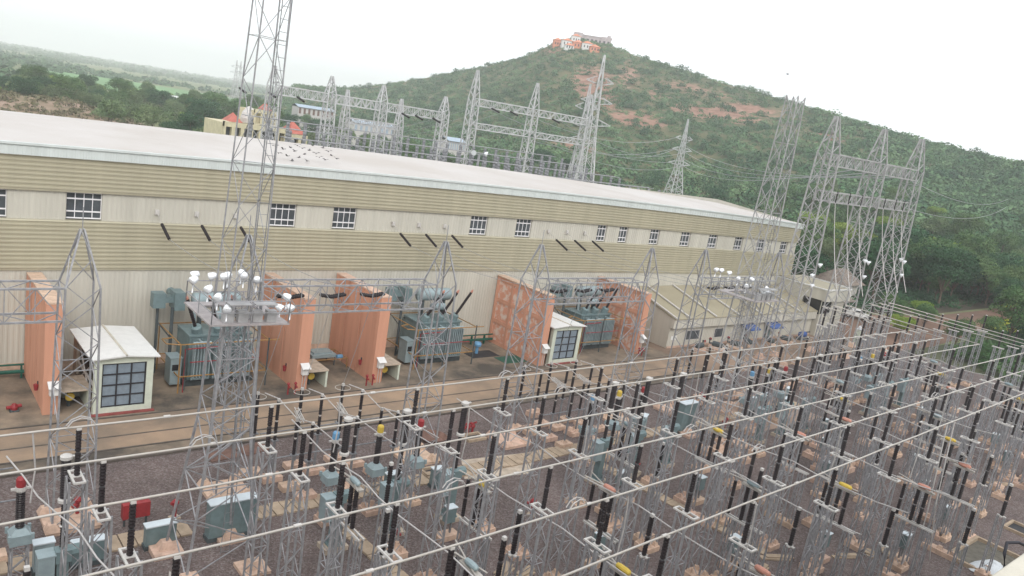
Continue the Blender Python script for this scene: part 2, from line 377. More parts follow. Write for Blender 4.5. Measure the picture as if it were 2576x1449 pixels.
poly('woodland_floor', [(106, 61.5), (122, 61.5), (150, 56), (185, 57), (232, 62.5), (300, 70), (300, 130), (106, 92)], .003, mat('leaf_litter', (.035, .03, .02), .95, 0, 0, .2, .3, 3, col2=(.075, .06, .04), detail=10))
poly('green_field', [(80, 640), (215, 560), (420, 800), (150, 980)], .03, mat('crop', (.13, .26, .10), .9, 0, .2, .02))
# ------------------------------------------------------------------ vegetation
def leaf_cloud(lobes, n, size, rg, flat=.75, up=.35):
    """n leaf sprays spread through a set of ellipsoid lobes [(c, r)]; returns co, faces"""
    vol = np.array([r[0]*r[1]*r[2] for _, r in lobes])**.67; k = rg.choice(len(lobes), n, p=vol/vol.sum())
    Cc = np.array([c for c, _ in lobes])[k]; Rr = np.array([r for _, r in lobes])[k]
    d = rg.normal(size=(n, 3)); d /= np.linalg.norm(d, axis=1)[:, None]; d[:, 2] = np.where(d[:, 2] < -.35, -d[:, 2]*.6, d[:, 2])
    rad = rg.uniform(.62, 1.06, n)**.6
    p = Cc + d*Rr*rad[:, None]
    nrm = d*.6 + rg.normal(size=(n, 3))*.55 + np.array([0, 0, up]); nrm /= np.linalg.norm(nrm, axis=1)[:, None]
    t = np.cross(nrm, rg.normal(size=(n, 3))); t /= np.linalg.norm(t, axis=1)[:, None]; b = np.cross(nrm, t)
    s = size*rg.uniform(.55, 1.35, n)[:, None]; fl = flat
    co = np.stack([p-t*s-b*s*fl*.3, p-t*s*.1-b*s*fl, p+t*s+b*s*fl*.2, p+t*s*.2+b*s*fl], 1).reshape(-1, 3)
    f = np.arange(4*n).reshape(n, 4)
    return co, f
def crown_lobes(rg, n, rx, rz, zc, lob=.45):
    L = []
    for i in range(n):
        a = rg.uniform(0, 6.283); q = rg.uniform(0, 1)**.5; z = rg.uniform(-.8, .9)
        w = math.sqrt(max(.05, 1-z*z*.85))
        r = rx*lob*rg.uniform(.7, 1.25)
        L.append((np.array([math.cos(a)*q*w*rx*.72, math.sin(a)*q*w*rx*.72, zc+z*rz*.68]), np.array([r, r, r*rg.uniform(.6, .85)])))
    return L
def tree_proto(kind, seed, H, rx, leaf, n, lmat, trunk_h=None, nl=14, size=.34):
    """a tree standing at the origin, H tall: trunk with limbs and a leafy crown"""
    rg = np.random.default_rng(seed); th = trunk_h or H*.28; rz = (H-th)/2*1.05; zc = th + rz*.95
    t = thing(kind, '', 'tree')
    lob = crown_lobes(rg, nl, rx, rz, zc)
    mb = MB(); mb.tube([(0, 0, -.4), (.05*H*.2, .02, th*.6), (.0, .06, th), (.1, .0, zc)], .022*H, 7, .008*H)
    for c, r in lob[:7]:
        mb.tube([(0, .03, th*.8), tuple(np.array([0, 0, th])*.5+c*.5+np.array([0, 0, -.2])), tuple(c)], .009*H, 5, .003*H)
    mb.build('trunk', 'bark', t)
    co, f = leaf_cloud(lob, n, size, rg)
    me = np_mesh('crown', co, f); me.materials.append(M[lmat]); o = bpy.data.objects.new('crown', me); C.objects.link(o); o.parent = t
    return t
PROTO = {}
def protos():
    d = [('dark', 'leaf_dark', 11, 5.6, 7500), ('dark2', 'leaf_dark', 9, 5.2, 7000), ('mid', 'leaf_mid', 9.5, 4.4, 5500), ('mid2', 'leaf_mid', 12, 5.0, 6500),
         ('pale', 'leaf_pale', 9, 4.2, 4200), ('bright', 'leaf_bright', 7, 3.6, 4500), ('dry', 'leaf_dry', 7, 3.2, 900), ('bush', 'leaf_mid', 3.2, 2.3, 900), ('slim', 'leaf_pale', 11, 2.2, 1100)]
    for i, (k, m, H, rx, n) in enumerate(d):
        t = tree_proto('bush' if k == 'bush' else 'slender_tree' if k == 'slim' else 'broadleaf_tree', 40+i, H, rx, m, n, m, trunk_h=.3 if k == 'bush' else None, nl=18 if rx > 4 else 12, size=.19 if k != 'bush' else .15)
        PROTO[k] = [t, False, m, H]
protos()
def plant(k, x, y, z=0, s=1.0, label=None, group=None, cat=None):
    P = PROTO[k]; rz = rng.uniform(0, 6.283)
    sc = (s*rng.uniform(.9, 1.1), s*rng.uniform(.9, 1.1), s*rng.uniform(.92, 1.08))
    if not P[1]:
        P[1] = True; t = P[0]; t.location = (x, y, z); t.rotation_euler = (0, 0, rz); t.scale = sc
    else: t = copy_tree(P[0], (x, y, z), rz, sc=sc)
    t['label'] = label; t['category'] = cat or ('bush' if k == 'bush' else 'tree')
    if group: t['group'] = group
    return t
# trees by the yard's far right end (set out from survey of their crowns' feet)
BIG = [('dark', 150, 66, 1.15, 'broad dark green tree whose crown hangs behind the right lattice gantry'), ('dark2', 165, 74, 1.25, 'dark green tree with a low spreading crown behind the tiled hut'),
       ('dark', 166, 60, 1.2, 'largest dark green tree standing over the shaded red track'), ('dark2', 182, 66, 1.25, 'dark rounded tree between the largest tree and the bright grove'),
       ('dark', 184, 78, 1.3, 'tall dark tree behind the rounded tree over the track'), ('dark2', 138, 76, 1.0, 'dark tree rising close behind the weathered tiled hut'),
       ('mid2', 205, 70, 1.15, 'mid green tree at the right edge above the yellow hedges'), ('dark', 200, 84, 1.2, 'dark tree behind the trees over the track, toward the hill'),
       ('bright', 196, 92, 1.5, 'bright yellow green tree standing out from the dark grove'), ('bright', 212, 80, 1.6, 'bright lime tree at the right margin of the grove'),
       ('mid', 126, 52, .55, 'small light green tree behind the corner of the inner bus tube'), ('bright', 119, 47, .5, 'young bright green tree beside the foot of the right gantry leg'),
       ('mid', 132, 49, .5, 'small mid green tree on the bank beside the red track'), ('bright', 140, 53, .55, 'low bright green tree at the edge of the dark grove'),
       ('mid', 124, 41, .5, 'dense low tree below the three outer bus ends'), ('mid2', 134, 40, .42, 'low rounded tree between the bus ends and the yellow hedge'),
       ('dark2', 141, 36, .45, 'dark low tree behind the far end of the yard'), ('mid', 150, 40, .5, 'low green tree at the right edge under the outermost bus tubes'),
       ('dark2', 128, 33, .42, 'dark bushy tree touching the far end of the yard at right'), ('mid', 118, 36, .38, 'squat green tree beside the last bus posts of the inner row'),
       ('mid', 155, 33, .5, 'squat green tree at the right edge of the view below the hedge'), ('dark', 121, 84, .75, 'dark tree at the far corner of the hall beside the blue wall')]
for k, x, y, s, lab in BIG: plant(k, x, y, max(0, float(hill_z(np.array([math.degrees(math.atan2(x, y))]), np.array([math.hypot(x, y)]))[0])), s, lab)
def hz(x, y): return max(0.0, float(hill_z(np.array([math.degrees(math.atan2(x, y))]), np.array([math.hypot(x, y)]))[0]))
# wooded foot of the hill and belt of trees beyond the hall
def belt(n, az0, az1, r0, r1, kinds, s0, s1, label, group, ok=lambda x, y: True):
    i = t = 0; done = []
    while i < n and t < n*30:
        t += 1; az = rng.uniform(az0, az1); r = math.sqrt(rng.uniform(r0*r0, r1*r1)); x, y = r*math.sin(R(az)), r*math.cos(R(az))
        if not ok(x, y) or any((x-a)**2+(y-b)**2 < 36 for a, b in done): continue
        done.append((x, y)); i += 1; k = rng.choice(kinds)
        plant(k, x, y, hz(x, y)-.1, rng.uniform(s0, s1), label[0] if k.startswith('dark') else label[1] if k in ('mid', 'mid2') else label[2], group)
L1 = ('dark green tree in the grove climbing the foot of the hill', 'mid green tree in the grove climbing the foot of the hill', 'pale green tree in the grove climbing the foot of the hill')
belt(54, 60, 77, 185, 330, ['mid', 'mid2', 'dark2', 'pale', 'bright', 'pale', 'slim', 'mid'], .8, 1.25, L1, 'trees on the foot of the hill')
L4 = ('dark green tree in the thicket at the right edge of the view', 'mid green tree in the thicket at the right edge of the view', 'pale green tree in the thicket at the right edge of the view')
belt(24, 68.5, 75, 190, 262, ['dark', 'dark2', 'dark2', 'mid'], .8, 1.1, ('dark green tree in the dense grove over the red track', 'mid green tree in the dense grove over the red track', 'pale tree in the dense grove over the red track'), 'grove over the track', lambda x, y: y > 56)
belt(30, 69, 82, 138, 250, ['dark2', 'dark', 'mid', 'dark2', 'mid', 'mid2'], .55, .95, L4, 'thicket at the right edge', lambda x, y: not (43 < y < 61 and x < 172) and y > 16 and not (148 < x < 184 and 40 < y < 50))
L2 = ('dark tree in the belt between the rear switchyard and the hill', 'green tree in the belt between the rear switchyard and the hill', 'pale tree in the belt between the rear switchyard and the hill')
belt(42, 30, 60, 215, 340, ['mid', 'dark2', 'dark2', 'mid2', 'pale', 'bush', 'dry'], .55, .95, L2, 'trees beyond the rear switchyard', lambda x, y: y > 140)
belt(18, 21, 34, 215, 300, ['mid', 'dark2', 'pale', 'mid2'], .6, 1.0, L2, 'trees beyond the rear switchyard', lambda x, y: y > 175)
L3 = ('dark green tree in the wood beyond the left end of the hall roof', 'mid green tree in the wood beyond the left end of the hall roof', 'pale feathery tree in the wood beyond the left end of the hall roof')
belt(82, 3, 24, 300, 480, ['dark', 'dark2', 'mid', 'pale', 'mid2', 'pale', 'bright'], .85, 1.3, L3, 'trees beyond the hall roof')
for px, py, r, k, s, lab in [(270, 345, 250, 'pale', 1.15, 'pale feathery tree just beyond the hall roof beside the bank'), (385, 320, 250, 'pale', 1.2, 'tall pale tree behind the hall roof, midway to the yellow villa'), (480, 330, 235, 'dark', .95, 'dense dark tree behind the hall roof beside the yellow villa'),
                             (535, 325, 230, 'pale', 1.0, 'drooping grey green tree touching the yellow villa'), (440, 335, 240, 'dark2', .9, 'round dark bush-like tree left of the yellow villa'), (345, 300, 280, 'pale', 1.0, 'thin pale tree near the end of the bank fence'),
                             (710, 300, 200, 'mid', .8, 'green tree rising behind the red roofs of the villa'), (760, 290, 215, 'mid2', .8, 'tree behind the villa toward the blue shed')]:
    d = U(px, py, 'Z', 0); az = math.atan2(d.x, d.y); plant(k, r*math.sin(az), r*math.cos(az), 0, s, lab)

# scrub and woods nobody could count -------------------------------------
def clump_field(name, pts, sizes, mname, per, leaf, seed, tallk=.8):
    """one mesh of many leafy clumps at pts (n,3)"""
    rg = np.random.default_rng(seed); n = len(pts); tot = n*per
    d = rg.normal(size=(tot, 3)); d /= np.linalg.norm(d, axis=1)[:, None]; d[:, 2] = np.abs(d[:, 2])
    s = np.repeat(sizes, per); rad = rg.uniform(.55, 1.05, tot)
    wob = 1 + .35*np.sin(np.arctan2(d[:, 1], d[:, 0])*3 + np.repeat(rg.uniform(0, 6.28, n), per))
    p = np.repeat(pts, per, 0) + d*np.stack([s*rad*wob, s*rad*wob, s*tallk*rad], 1)
    nrm = d*.8 + rg.normal(size=(tot, 3))*.45 + np.array([0, 0, .3]); nrm /= np.linalg.norm(nrm, axis=1)[:, None]
    t = np.cross(nrm, rg.normal(size=(tot, 3))); t /= np.linalg.norm(t, axis=1)[:, None]; b = np.cross(nrm, t)
    ls = (s*leaf*rg.uniform(.6, 1.3, tot))[:, None]
    co = np.stack([p-t*ls, p-b*ls*.7, p+t*ls, p+b*ls*.7], 1).reshape(-1, 3)
    me = np_mesh(name, co, np.arange(4*tot).reshape(tot, 4)); me.materials.append(M[mname])
    o = bpy.data.objects.new(name, me); C.objects.link(o); return tag(o, kind='stuff')
def hill_scrub():
    rg = np.random.default_rng(5); n = 21000
    az = rg.uniform(20, 84, n); q = rg.uniform(0, 1.06, n); a, b = r0f(az), r1f(az); r = np.sqrt(a*a + q*(b*b-a*a))
    z = hill_z(az, r); rk = rockf(az, r); x, y = r*np.sin(np.radians(az)), r*np.cos(np.radians(az))
    dens = .86 + .25*vnoise(x, y, .03, 21) - .85*rk - .22*np.clip((az-46)/6, 0, 1)*np.clip((62-az)/5, 0, 1); keep = (rg.uniform(0, 1, n) < dens) & (z > -.5) & (r > 255)
    x, y, z, r, az, q = x[keep], y[keep], z[keep], r[keep], az[keep], q[keep]
    s = rg.uniform(1.0, 2.7, len(x))*np.where(az > 60, 1.35, 1.0)*np.where(rg.uniform(0, 1, len(x)) < .06, 1.6, 1)*np.where(q < .25, 1.3, 1)
    clump_field('hill_scrub', np.stack([x, y, z-.2], 1), s, 'leaf_scrub', 52, .19, 6)
hill_scrub()
def hill_trees():
    rg = np.random.default_rng(77); n = 1500; az = rg.uniform(26, 82, n); q = rg.uniform(0, 1, n)**.8; a, b = r0f(az), r1f(az); r = np.sqrt(a*a + q*1.03*(b*b-a*a))
    z = hill_z(az, r); x, y = r*np.sin(np.radians(az)), r*np.cos(np.radians(az)); top = (np.abs(az-43.5) < 3.2) & (q > .9)
    keep = (rg.uniform(0, 1, n) < .75 + .5*vnoise(x, y, .02, 61) - .8*rockf(az, r)) & (r > 262) & ~top; x, y, z = x[keep], y[keep], z[keep]
    clump_field('hill_trees', np.stack([x, y, z+.3], 1), rg.uniform(2.0, 4.2, len(x)), 'leaf_hill', 110, .16, 78, 1.05)
M['leaf_hill'] = leafmat('leaf_hill', (.022, .068, .034), (.075, .145, .065), .04)
hill_trees()
def undergrowth():
    rg = np.random.default_rng(51); n = 2600; az = rg.uniform(58, 84, n); r = np.sqrt(rg.uniform(140**2, 262**2, n)); x, y = r*np.sin(np.radians(az)), r*np.cos(np.radians(az)); z = np.maximum(hill_z(az, r), 0)
    tr = (y > 46) & (y < 58) & (x < 232); keep = ~tr & ((y > 62) | (rg.uniform(0, 1, n) < .5)); x, y, z = x[keep], y[keep], z[keep]
    clump_field('undergrowth', np.stack([x, y, z-.2], 1), rg.uniform(.7, 1.9, len(x)), 'leaf_dark', 90, .15, 52, 1.0)
undergrowth()
def foot_wood():
    rg = np.random.default_rng(91)
    for nm, n, a0, a1, ra, rb, mt in (('foot_wood', 110, 58, 78, 195, 330, 'leaf_mid'), ('rear_wood', 90, 22, 60, 225, 345, 'leaf_dark'), ('left_wood', 130, 3, 24, 310, 480, 'leaf_mid')):
        az = rg.uniform(a0, a1, n); r = np.sqrt(rg.uniform(ra**2, rb**2, n)); x, y = r*np.sin(np.radians(az)), r*np.cos(np.radians(az)); z = np.maximum(hill_z(az, r), 0)
        keep = ((y > 150) | (nm == 'foot_wood')) & ~((y > 44) & (y < 60) & (x < 232)); x, y, z = x[keep], y[keep], z[keep]; s = rg.uniform(2.6, 4.6, len(x))
        clump_field(nm, np.stack([x, y, z+s*.35], 1), s, mt, 420, .075, 92, 1.25)
foot_wood()
def yard_edge_bushes():
    rg = np.random.default_rng(97); n = 520; x = rg.uniform(113.5, 165, n); y = rg.uniform(4, 42.5, n); keep = (y < 40 - (x-113)*.0) & ~((x > 148) & (y > 39)); x, y = x[keep], y[keep]; s = rg.uniform(.7, 1.7, len(x))
    clump_field('edge_bushes', np.stack([x, y, s*.3], 1), s, 'leaf_mid', 170, .13, 98, 1.1)
yard_edge_bushes()
def far_wood():
    rg = np.random.default_rng(9); n = 5200
    az = rg.uniform(-4, 33, n); r = np.sqrt(rg.uniform(0, 1, n)*(2600**2-470**2)+470**2)
    x, y = r*np.sin(np.radians(az)), r*np.cos(np.radians(az)); v = vnoise(x, y, .008, 31)+.5*vnoise(x, y, .03, 32) - np.clip((r-850)/900, 0, .5) + .25*(r < 800)
    fld = ((x > 95) & (x < 400) & (y > 560) & (y < 960) & (np.abs((y-760)-(x-230)*.95) < 170))
    keep = (rg.uniform(-.9, .7, n) < v) & ~fld & (hill_z(az, r) < 3)
    x, y, r = x[keep], y[keep], r[keep]
    clump_field('distant_wood', np.stack([x, y, np.zeros_like(x)-.5], 1), rg.uniform(3, 6.5, len(x))*(1+.25*r/1500), 'leaf_far', 40, .30, 10, 1.0)
    n = 2200; az = rg.uniform(-6, 34, n); r = rg.uniform(2500, 5300, n); x, y = r*np.sin(np.radians(az)), r*np.cos(np.radians(az))
    clump_field('horizon_wood', np.stack([x, y, np.zeros_like(x)-1], 1), rg.uniform(8, 18, n), 'leaf_far', 14, .5, 11, .6)
far_wood()
def bank_brush():
    rg = np.random.default_rng(14); n = 500
    x = rg.uniform(15, 74, n); q = rg.uniform(.02, .95, n); y = 255+q*60
    top = np.interp(x, [-30, 20, 55, 68, 80], [5.6, 5.6, 5.6, 3.2, 0]); z = top*np.sin(np.clip(q*1.5, 0, 1)*math.pi/2)-.2
    clump_field('bank_brush', np.stack([x, y, z], 1), rg.uniform(.6, 1.7, n), 'leaf_dry', 20, .3, 15)
bank_brush()
def hedge(name, pts, w, h, label):
    rg = np.random.default_rng(int(abs(pts[0][0]*7))); P = []
    for a, b in zip(pts[:-1], pts[1:]):
        L = math.dist(a, b); k = max(2, int(L/.45))
        for i in range(k): P.append((a[0]+(b[0]-a[0])*i/k+rg.uniform(-.1, .1), a[1]+(b[1]-a[1])*i/k+rg.uniform(-.1, .1), h*.35))
    o = clump_field(name, np.array(P), rg.uniform(w*.5, w*.62, len(P)), 'leaf_hedge', 26, .35, 3, h/w)
    tag(o, label, 'hedge', None, 'thing')
hedge('clipped_hedge', [(150, 45), (168, 48), (182, 45), (164, 41.5), (150, 45)], 1.2, 1.1, 'clipped yellow green hedge round a lawn at the right edge')
hedge('clipped_hedge', [(188, 55), (202, 57), (215, 53)], 1.3, 1.2, 'short yellow hedge farther up the track, right edge')
poly('lawn', [(150, 45), (168, 48), (182, 45), (164, 41.5)], .016, mat('lawn_grass', (.06, .13, .03), .9, 0, .25, .6))
sheet('grass_verge', 112, 240, -10, 43, .002, mat('verge', (.035, .05, .022), .95, 0, 0, .1, col2=(.085, .085, .045), detail=10))

# ------------------------------------------------------------------ MACHINE HALL
HY, HX0, HX1 = 58.9, -14.0, 105.2
def hs_(x): return 1.0 + .0012*x - .000018*x*x           # the long eaves sag toward the far end
def stations(a, b, st): k = max(1, int(round((b-a)/st))); return [a+(b-a)*i/k for i in range(k+1)]
hall = thing('machine_hall', 'long cream and sand yellow machine hall with ribbed metal walls and a pale low-pitched roof', 'industrial hall', (0, 0, 0))
def v_ribs(mb, x0, x1, y, z0, z1, pitch=.32, dep=.018, scale=True):
    """vertical trapezoid ribs along X on a wall facing -Y"""
    x = x0; prof = []
    while x < x1-.01:
        for dx, d in ((0, 0), (.42, 0), (.54, dep), (.88, dep)):
            xx = x+dx*pitch
            if xx < x1: prof.append((xx, y-d))
        x += pitch
    prof.append((x1, y)); b = len(mb.v)
    for xx, yy in prof:
        k = hs_(xx) if scale else 1
        mb.v += [(xx, yy, z0*k), (xx, yy, z1*k)]
    for i in range(len(prof)-1): mb.f.append((b+2*i, b+2*i+2, b+2*i+3, b+2*i+1))
def h_ribs(mb, x0, x1, y, z0, z1, pitch=.29, dep=.055):
    prof = []; z = z0
    while z < z1-.01:
        for dz, d in ((0, 0), (.40, dep*.35), (.60, dep), (.94, dep)):
            if z+dz*pitch < z1: prof.append((z+dz*pitch, y-d))
        z += pitch
    prof.append((z1, y)); xs = stations(x0, x1, 3.0); b = len(mb.v); k = len(prof)
    for xx in xs:
        for z, yy in prof: mb.v.append((xx, yy, z*hs_(xx)))
    for i in range(len(xs)-1):
        for j in range(k-1): mb.f.append((b+i*k+j, b+(i+1)*k+j, b+(i+1)*k+j+1, b+i*k+j+1))
def strip(mb, x0, x1, prof, st=3.0, scale=True):
    """sheet of profile [(y, z)] carried along X"""
    xs = stations(x0, x1, st); b = len(mb.v); k = len(prof)
    for xx in xs:
        for yy, z in prof: mb.v.append((xx, yy, z*(hs_(xx) if scale else 1)))
    for i in range(len(xs)-1):
        for j in range(k-1): mb.f.append((b+i*k+j, b+(i+1)*k+j, b+(i+1)*k+j+1, b+i*k+j+1))
mb = MB(); mb.box(HX0, HX1, HY-.05, HY+.3, -.1, .75); mb.build('plinth', M['conc_pink'], hall)
mb = MB(); v_ribs(mb, HX0, HX1, HY, .75, 7.24); mb.build('lower_wall', 'cream', hall)
mb = MB(); h_ribs(mb, HX0, HX1, HY-.10, 7.24, 10.69); strip(mb, HX0, HX1, [(HY, 7.24), (HY-.10, 7.24)]); strip(mb, HX0, HX1, [(HY-.10, 10.69), (HY+.35, 10.70)]); mb.build('lower_band', 'yellow', hall)
WINX = [(5.3, 7.5), (10.9, 13.1), (25.2, 27.4), (30.7, 32.9), (45.2, 47.3), (51.0, 53.1), (62.9, 64.4), (66.5, 68.0), (72.0, 73.7), (77.9, 79.8), (83.7, 85.6), (89.5, 91.4), (95.0, 96.9), (100.9, 102.8)]
mb = MB(); x = HX0
for a, b in WINX:
    v_ribs(mb, x, a, HY+.10, 10.70, 12.62); x = b
    k = hs_(a)
    mb.quad((a, HY+.06, 10.70*k), (a, HY+.40, 10.70*k), (a, HY+.40, 12.62*k), (a, HY+.06, 12.62*k)); k = hs_(b)
    mb.quad((b, HY+.40, 10.70*k), (b, HY+.06, 10.70*k), (b, HY+.06, 12.62*k), (b, HY+.40, 12.62*k))
v_ribs(mb, x, HX1, HY+.10, 10.70, 12.62); mb.build('window_band', 'cream', hall)
for a, b in WINX:
    k = hs_((a+b)/2); z0, z1 = 10.78*k, 12.58*k; y = HY+.26
    mb = MB(); nx = 4 if b-a > 1.95 else 3
    mb.box(a, b, y, y+.06, z0, z0+.09); mb.box(a, b, y, y+.06, z1-.06, z1)
    for q in (.28, .76): mb.box(a, b, y-.02, y+.055, z0+(z1-z0)*q-.045, z0+(z1-z0)*q+.045)
    for i in range(nx+1):
        xx = a+(b-a-.045)*i/nx; mb.box(xx, xx+.045, y-.003, y+.058, z0+.09, z1-.06)
    w = mb.build('window', 'winframe', hall)
    mb = MB(); mb.quad((a, y+.05, z0), (b, y+.05, z0), (b, y+.05, z1), (a, y+.05, z1)); mb.build('pane', 'glass', w)
mb = MB(); h_ribs(mb, HX0, HX1, HY-.10, 12.62, 14.94); strip(mb, HX0, HX1, [(HY+.40, 12.62), (HY-.10, 12.62)]); mb.build('upper_band', 'yellow', hall)
mb = MB(); v_ribs(mb, HX0, HX1+.2, HY-.30, 14.90, 15.52, .5, .02); strip(mb, HX0, HX1+.2, [(HY-.30, 15.52), (HY-.42, 15.55), (HY-.42, 15.70), (HY-.18, 15.71)]); strip(mb, HX0, HX1+.2, [(HY-.08, 14.90), (HY-.30, 14.90)])
mb.build('fascia', 'fascia', hall)
mb = MB(); strip(mb, HX0, HX1+.5, [(HY-.18, 15.69), (74.0, 16.12), (89.0, 15.3)])
# standing seams
mb.build('roof', 'roof', hall)
mb = MB(); mb.quad((HX1, HY+.1, 0), (HX1, 89, 0), (HX1, 89, 14.45), (HX1, 74, 15.5), (HX1, HY+.1, 14.5)); mb.quad((HX0, HY+.1, 0), (HX0, HY+.1, 15.6), (HX0, 74, 16.6), (HX0, 89, 15.5), (HX0, 89, 0)); mb.quad((HX1, 89, 0), (HX0, 89, 0), (HX0, 89, 15.5), (HX1, 89, 14.45)); mb.build('end_wall', 'cream', hall)
# wall mounted brackets of the incoming lines and their strain strings
BRX = [16.7, 19.5, 22.4, 36.6, 39.3, 42.2, 55.5, 58.2, 60.9]
GNAME = ['left', 'middle', 'right']
for i, x in enumerate(BRX):
    mb = MB(); mb.box(x-.14, x+.14, HY-.12, HY+.07, 11.5, 11.85); mb.tube([(x, HY-.1, 11.6), (x, HY-.55, 11.45)], .03, 5); mb.build('line_bracket', 'plate', hall)
    a = Vector((x, HY-.6, 11.42)); b = Vector((x, HY-1.35, 11.05)); c = Vector((x+.02, HY-3.2, 10.35))
    mb = MB(); d = (c-b); L = d.length; mb.sheds(0, 0, 0, L, .12, 8, .15, axis=d, o=b)
    o = mb.build('strain_insulator', 'porc'); tag(o, f'black strain insulator strung off the hall wall, {ORD[i]} from the left', 'insulator', 'strain insulators along the hall wall')
    mb = MB(); mb.tube([a, b], .016, 4); o2 = mb.build('link_rod', 'wire', o)
# birds over the roof
mb = MB(); mb.lathe(0, 0, [(.005, -.28), (.06, -.15), (.085, 0), (.05, .17), (.02, .24)], 6, axis=(1, 0, 0), o=(0, 0, 0))
for s in (-1, 1): mb.quad((.10, s*.05, .03), (.16, s*.34, .16), (.02, s*.62, .12), (-.10, s*.30, .10), (-.10, s*.05, .03))
mb.quad((-.24, -.04, 0), (-.24, .04, 0), (-.42, .08, .01), (-.42, -.08, .01))
b0 = mb.build('bird', 'bird')
bl = [(693, 368), (700, 385), (706, 400), (712, 375), (722, 392), (730, 371), (735, 404), (741, 380), (748, 366), (752, 396), (760, 373), (766, 388), (772, 405), (778, 378), (786, 366), (795, 386), (803, 396), (812, 372), (818, 402), (826, 381), (833, 391), (840, 370), (846, 399)]
for i, (px, py) in enumerate(bl):
    o = b0 if i == 0 else b0.copy()
    if i: C.objects.link(o)
    o.location = U(px, py, 'Y', HY+2.2+(i % 3)); o.rotation_euler = (rng.uniform(-.3, .3), rng.uniform(-.3, .3), rng.uniform(0, 6.28)); o.scale = (.6,)*3
    tag(o, 'small grey bird in the flock flying low over the hall roof', 'bird', 'flock over the hall roof')
o = b0.copy(); C.objects.link(o); o.location = U(1980, 187, 'Y', 90); o.scale = (1.2,)*3; tag(o, 'lone bird high in the white sky above the hill', 'bird'); o.pop('group', None) if hasattr(o, 'pop') else None
if 'group' in o: del o['group']

# ------------------------------------------------------------------ FIRE WALLS
def fire_wall(x, y0, y1, h, panels, label):
    t = thing('fire_wall', label, 'wall', (x, y0, 0)); D = y1-y0; th = .75
    mb = MB()
    if not panels:
        mb.box(.06, th, .5, D, -.1, h)
        a, b = .55, D                            # three flush bays parted by grooves
        for i in range(3):
            mb.box(-.06, .06, a+(b-a)*i/3+.07, a+(b-a)*(i+1)/3-.07, -.1, h-.002)
        mb.box(-.12, th+.05, 0, .5, -.1, h+.004)
    else:
        mb.box(.12, th, .5, D, -.1, h)
        for i in range(4):
            q = .5+(D-.85)*i/3; mb.box(0, .12, q, q+.35, -.1, h-.002)
        for k in range(4):
            z = (h-.4)*k/3
            for i in range(3):
                q = .5+(D-.85)*i/3; mb.box(.02, .12, q+.35, .5+(D-.85)*(i+1)/3, z, z+.38)
        mb.box(-.04, th+.05, 0, .5, -.1, h+.004)
    mb.build('wall_body', 'orange', t)
    if panels:
        mb = MB()
        for k in range(3):
            for i in range(3):
                q = .5+(D-.85)*i/3; mb.box(.09, .125, q+.36, .49+(D-.85)*(i+1)/3, (h-.4)*k/3+.39, (h-.4)*(k+1)/3-.01)
        mb.build('infill', 'orange_worn', t)
    mb = MB(); mb.box(-.07, th+.08, -.03, D, h+.005, h+.10); mb.build('coping', 'conc_pink', t)
    return t
fire_wall(8.75, 51.2, 58.75, 7.1, False, 'plain salmon fire wall left of the white-roofed shed with the glazed front')
fire_wall(25.1, 50.9, 58.75, 7.1, False, 'plain salmon fire wall half hidden by the near floodlight mast')
fire_wall(31.6, 50.9, 58.75, 7.1, False, 'plain salmon fire wall left of the middle transformer')
fire_wall(49.5, 50.9, 58.75, 6.9, True, 'flaking panelled salmon fire wall left of the small far shed')
fire_wall(64.2, 51.4, 58.75, 6.7, True, 'flaking panelled salmon fire wall next to the low annexe')
fire_wall(-8.3, 51.2, 58.75, 7.1, False, 'plain salmon fire wall beyond the left edge of the view')
# fittings at the wall fronts
FWL = [(8.75, 51.2), (25.1, 50.9), (31.6, 50.9), (49.5, 50.9), (64.2, 51.4)]
WHICH = ['leftmost salmon fire wall', 'salmon wall by the near mast', 'salmon wall left of the middle transformer', 'flaking wall by the far shed', 'flaking wall by the annexe']
for i, (x, y) in enumerate(FWL):
    t = thing('meter_box', f'white hooded box on the front of the {WHICH[i]}', 'meter box', (x+.42, y-.03, 1.35), 0, 'hooded meter boxes')
    mb = MB(); mb.box(-.24, .24, -.34, -.02, 0, .62); mb.build('case', 'white', t)
    mb = MB(); v = [(-.34, -.55, .55), (.34, -.55, .55), (.34, 0, .85), (-.34, 0, .85)]; mb.quad(*v); mb.quad(*[(a, b, c-.04) for a, b, c in reversed(v)])
    for a, b in ((0, 1), (1, 2), (2, 3), (3, 0)): mb.quad(v[a], (v[a][0], v[a][1], v[a][2]-.04), (v[b][0], v[b][1], v[b][2]-.04), v[b])
    mb.build('hood', 'white', t)
    mb = MB(); mb.tube([(-.12, -.15, 0), (-.12, -.15, -1.3)], .03, 6); mb.tube([(.1, -.15, 0), (.1, -.15, -1.3)], .03, 6); mb.build('conduit', 'plate', t)
    if i < 4:
        t = thing('fire_bucket_stand', f'red fire bucket hung on the side of the {WHICH[i]}', 'fire bucket', (x-.18, y+2.0, 1.2), 0, 'fire buckets on the walls')
        mb = MB(); mb.lathe(0, 0, [(.10, -.3), (.16, .1), (.14, .1)], 8); mb.build('bucket', 'red', t); mb = MB(); mb.box(.06, .18, -.05, .05, .1, .3); mb.build('hook', 'dark', t)
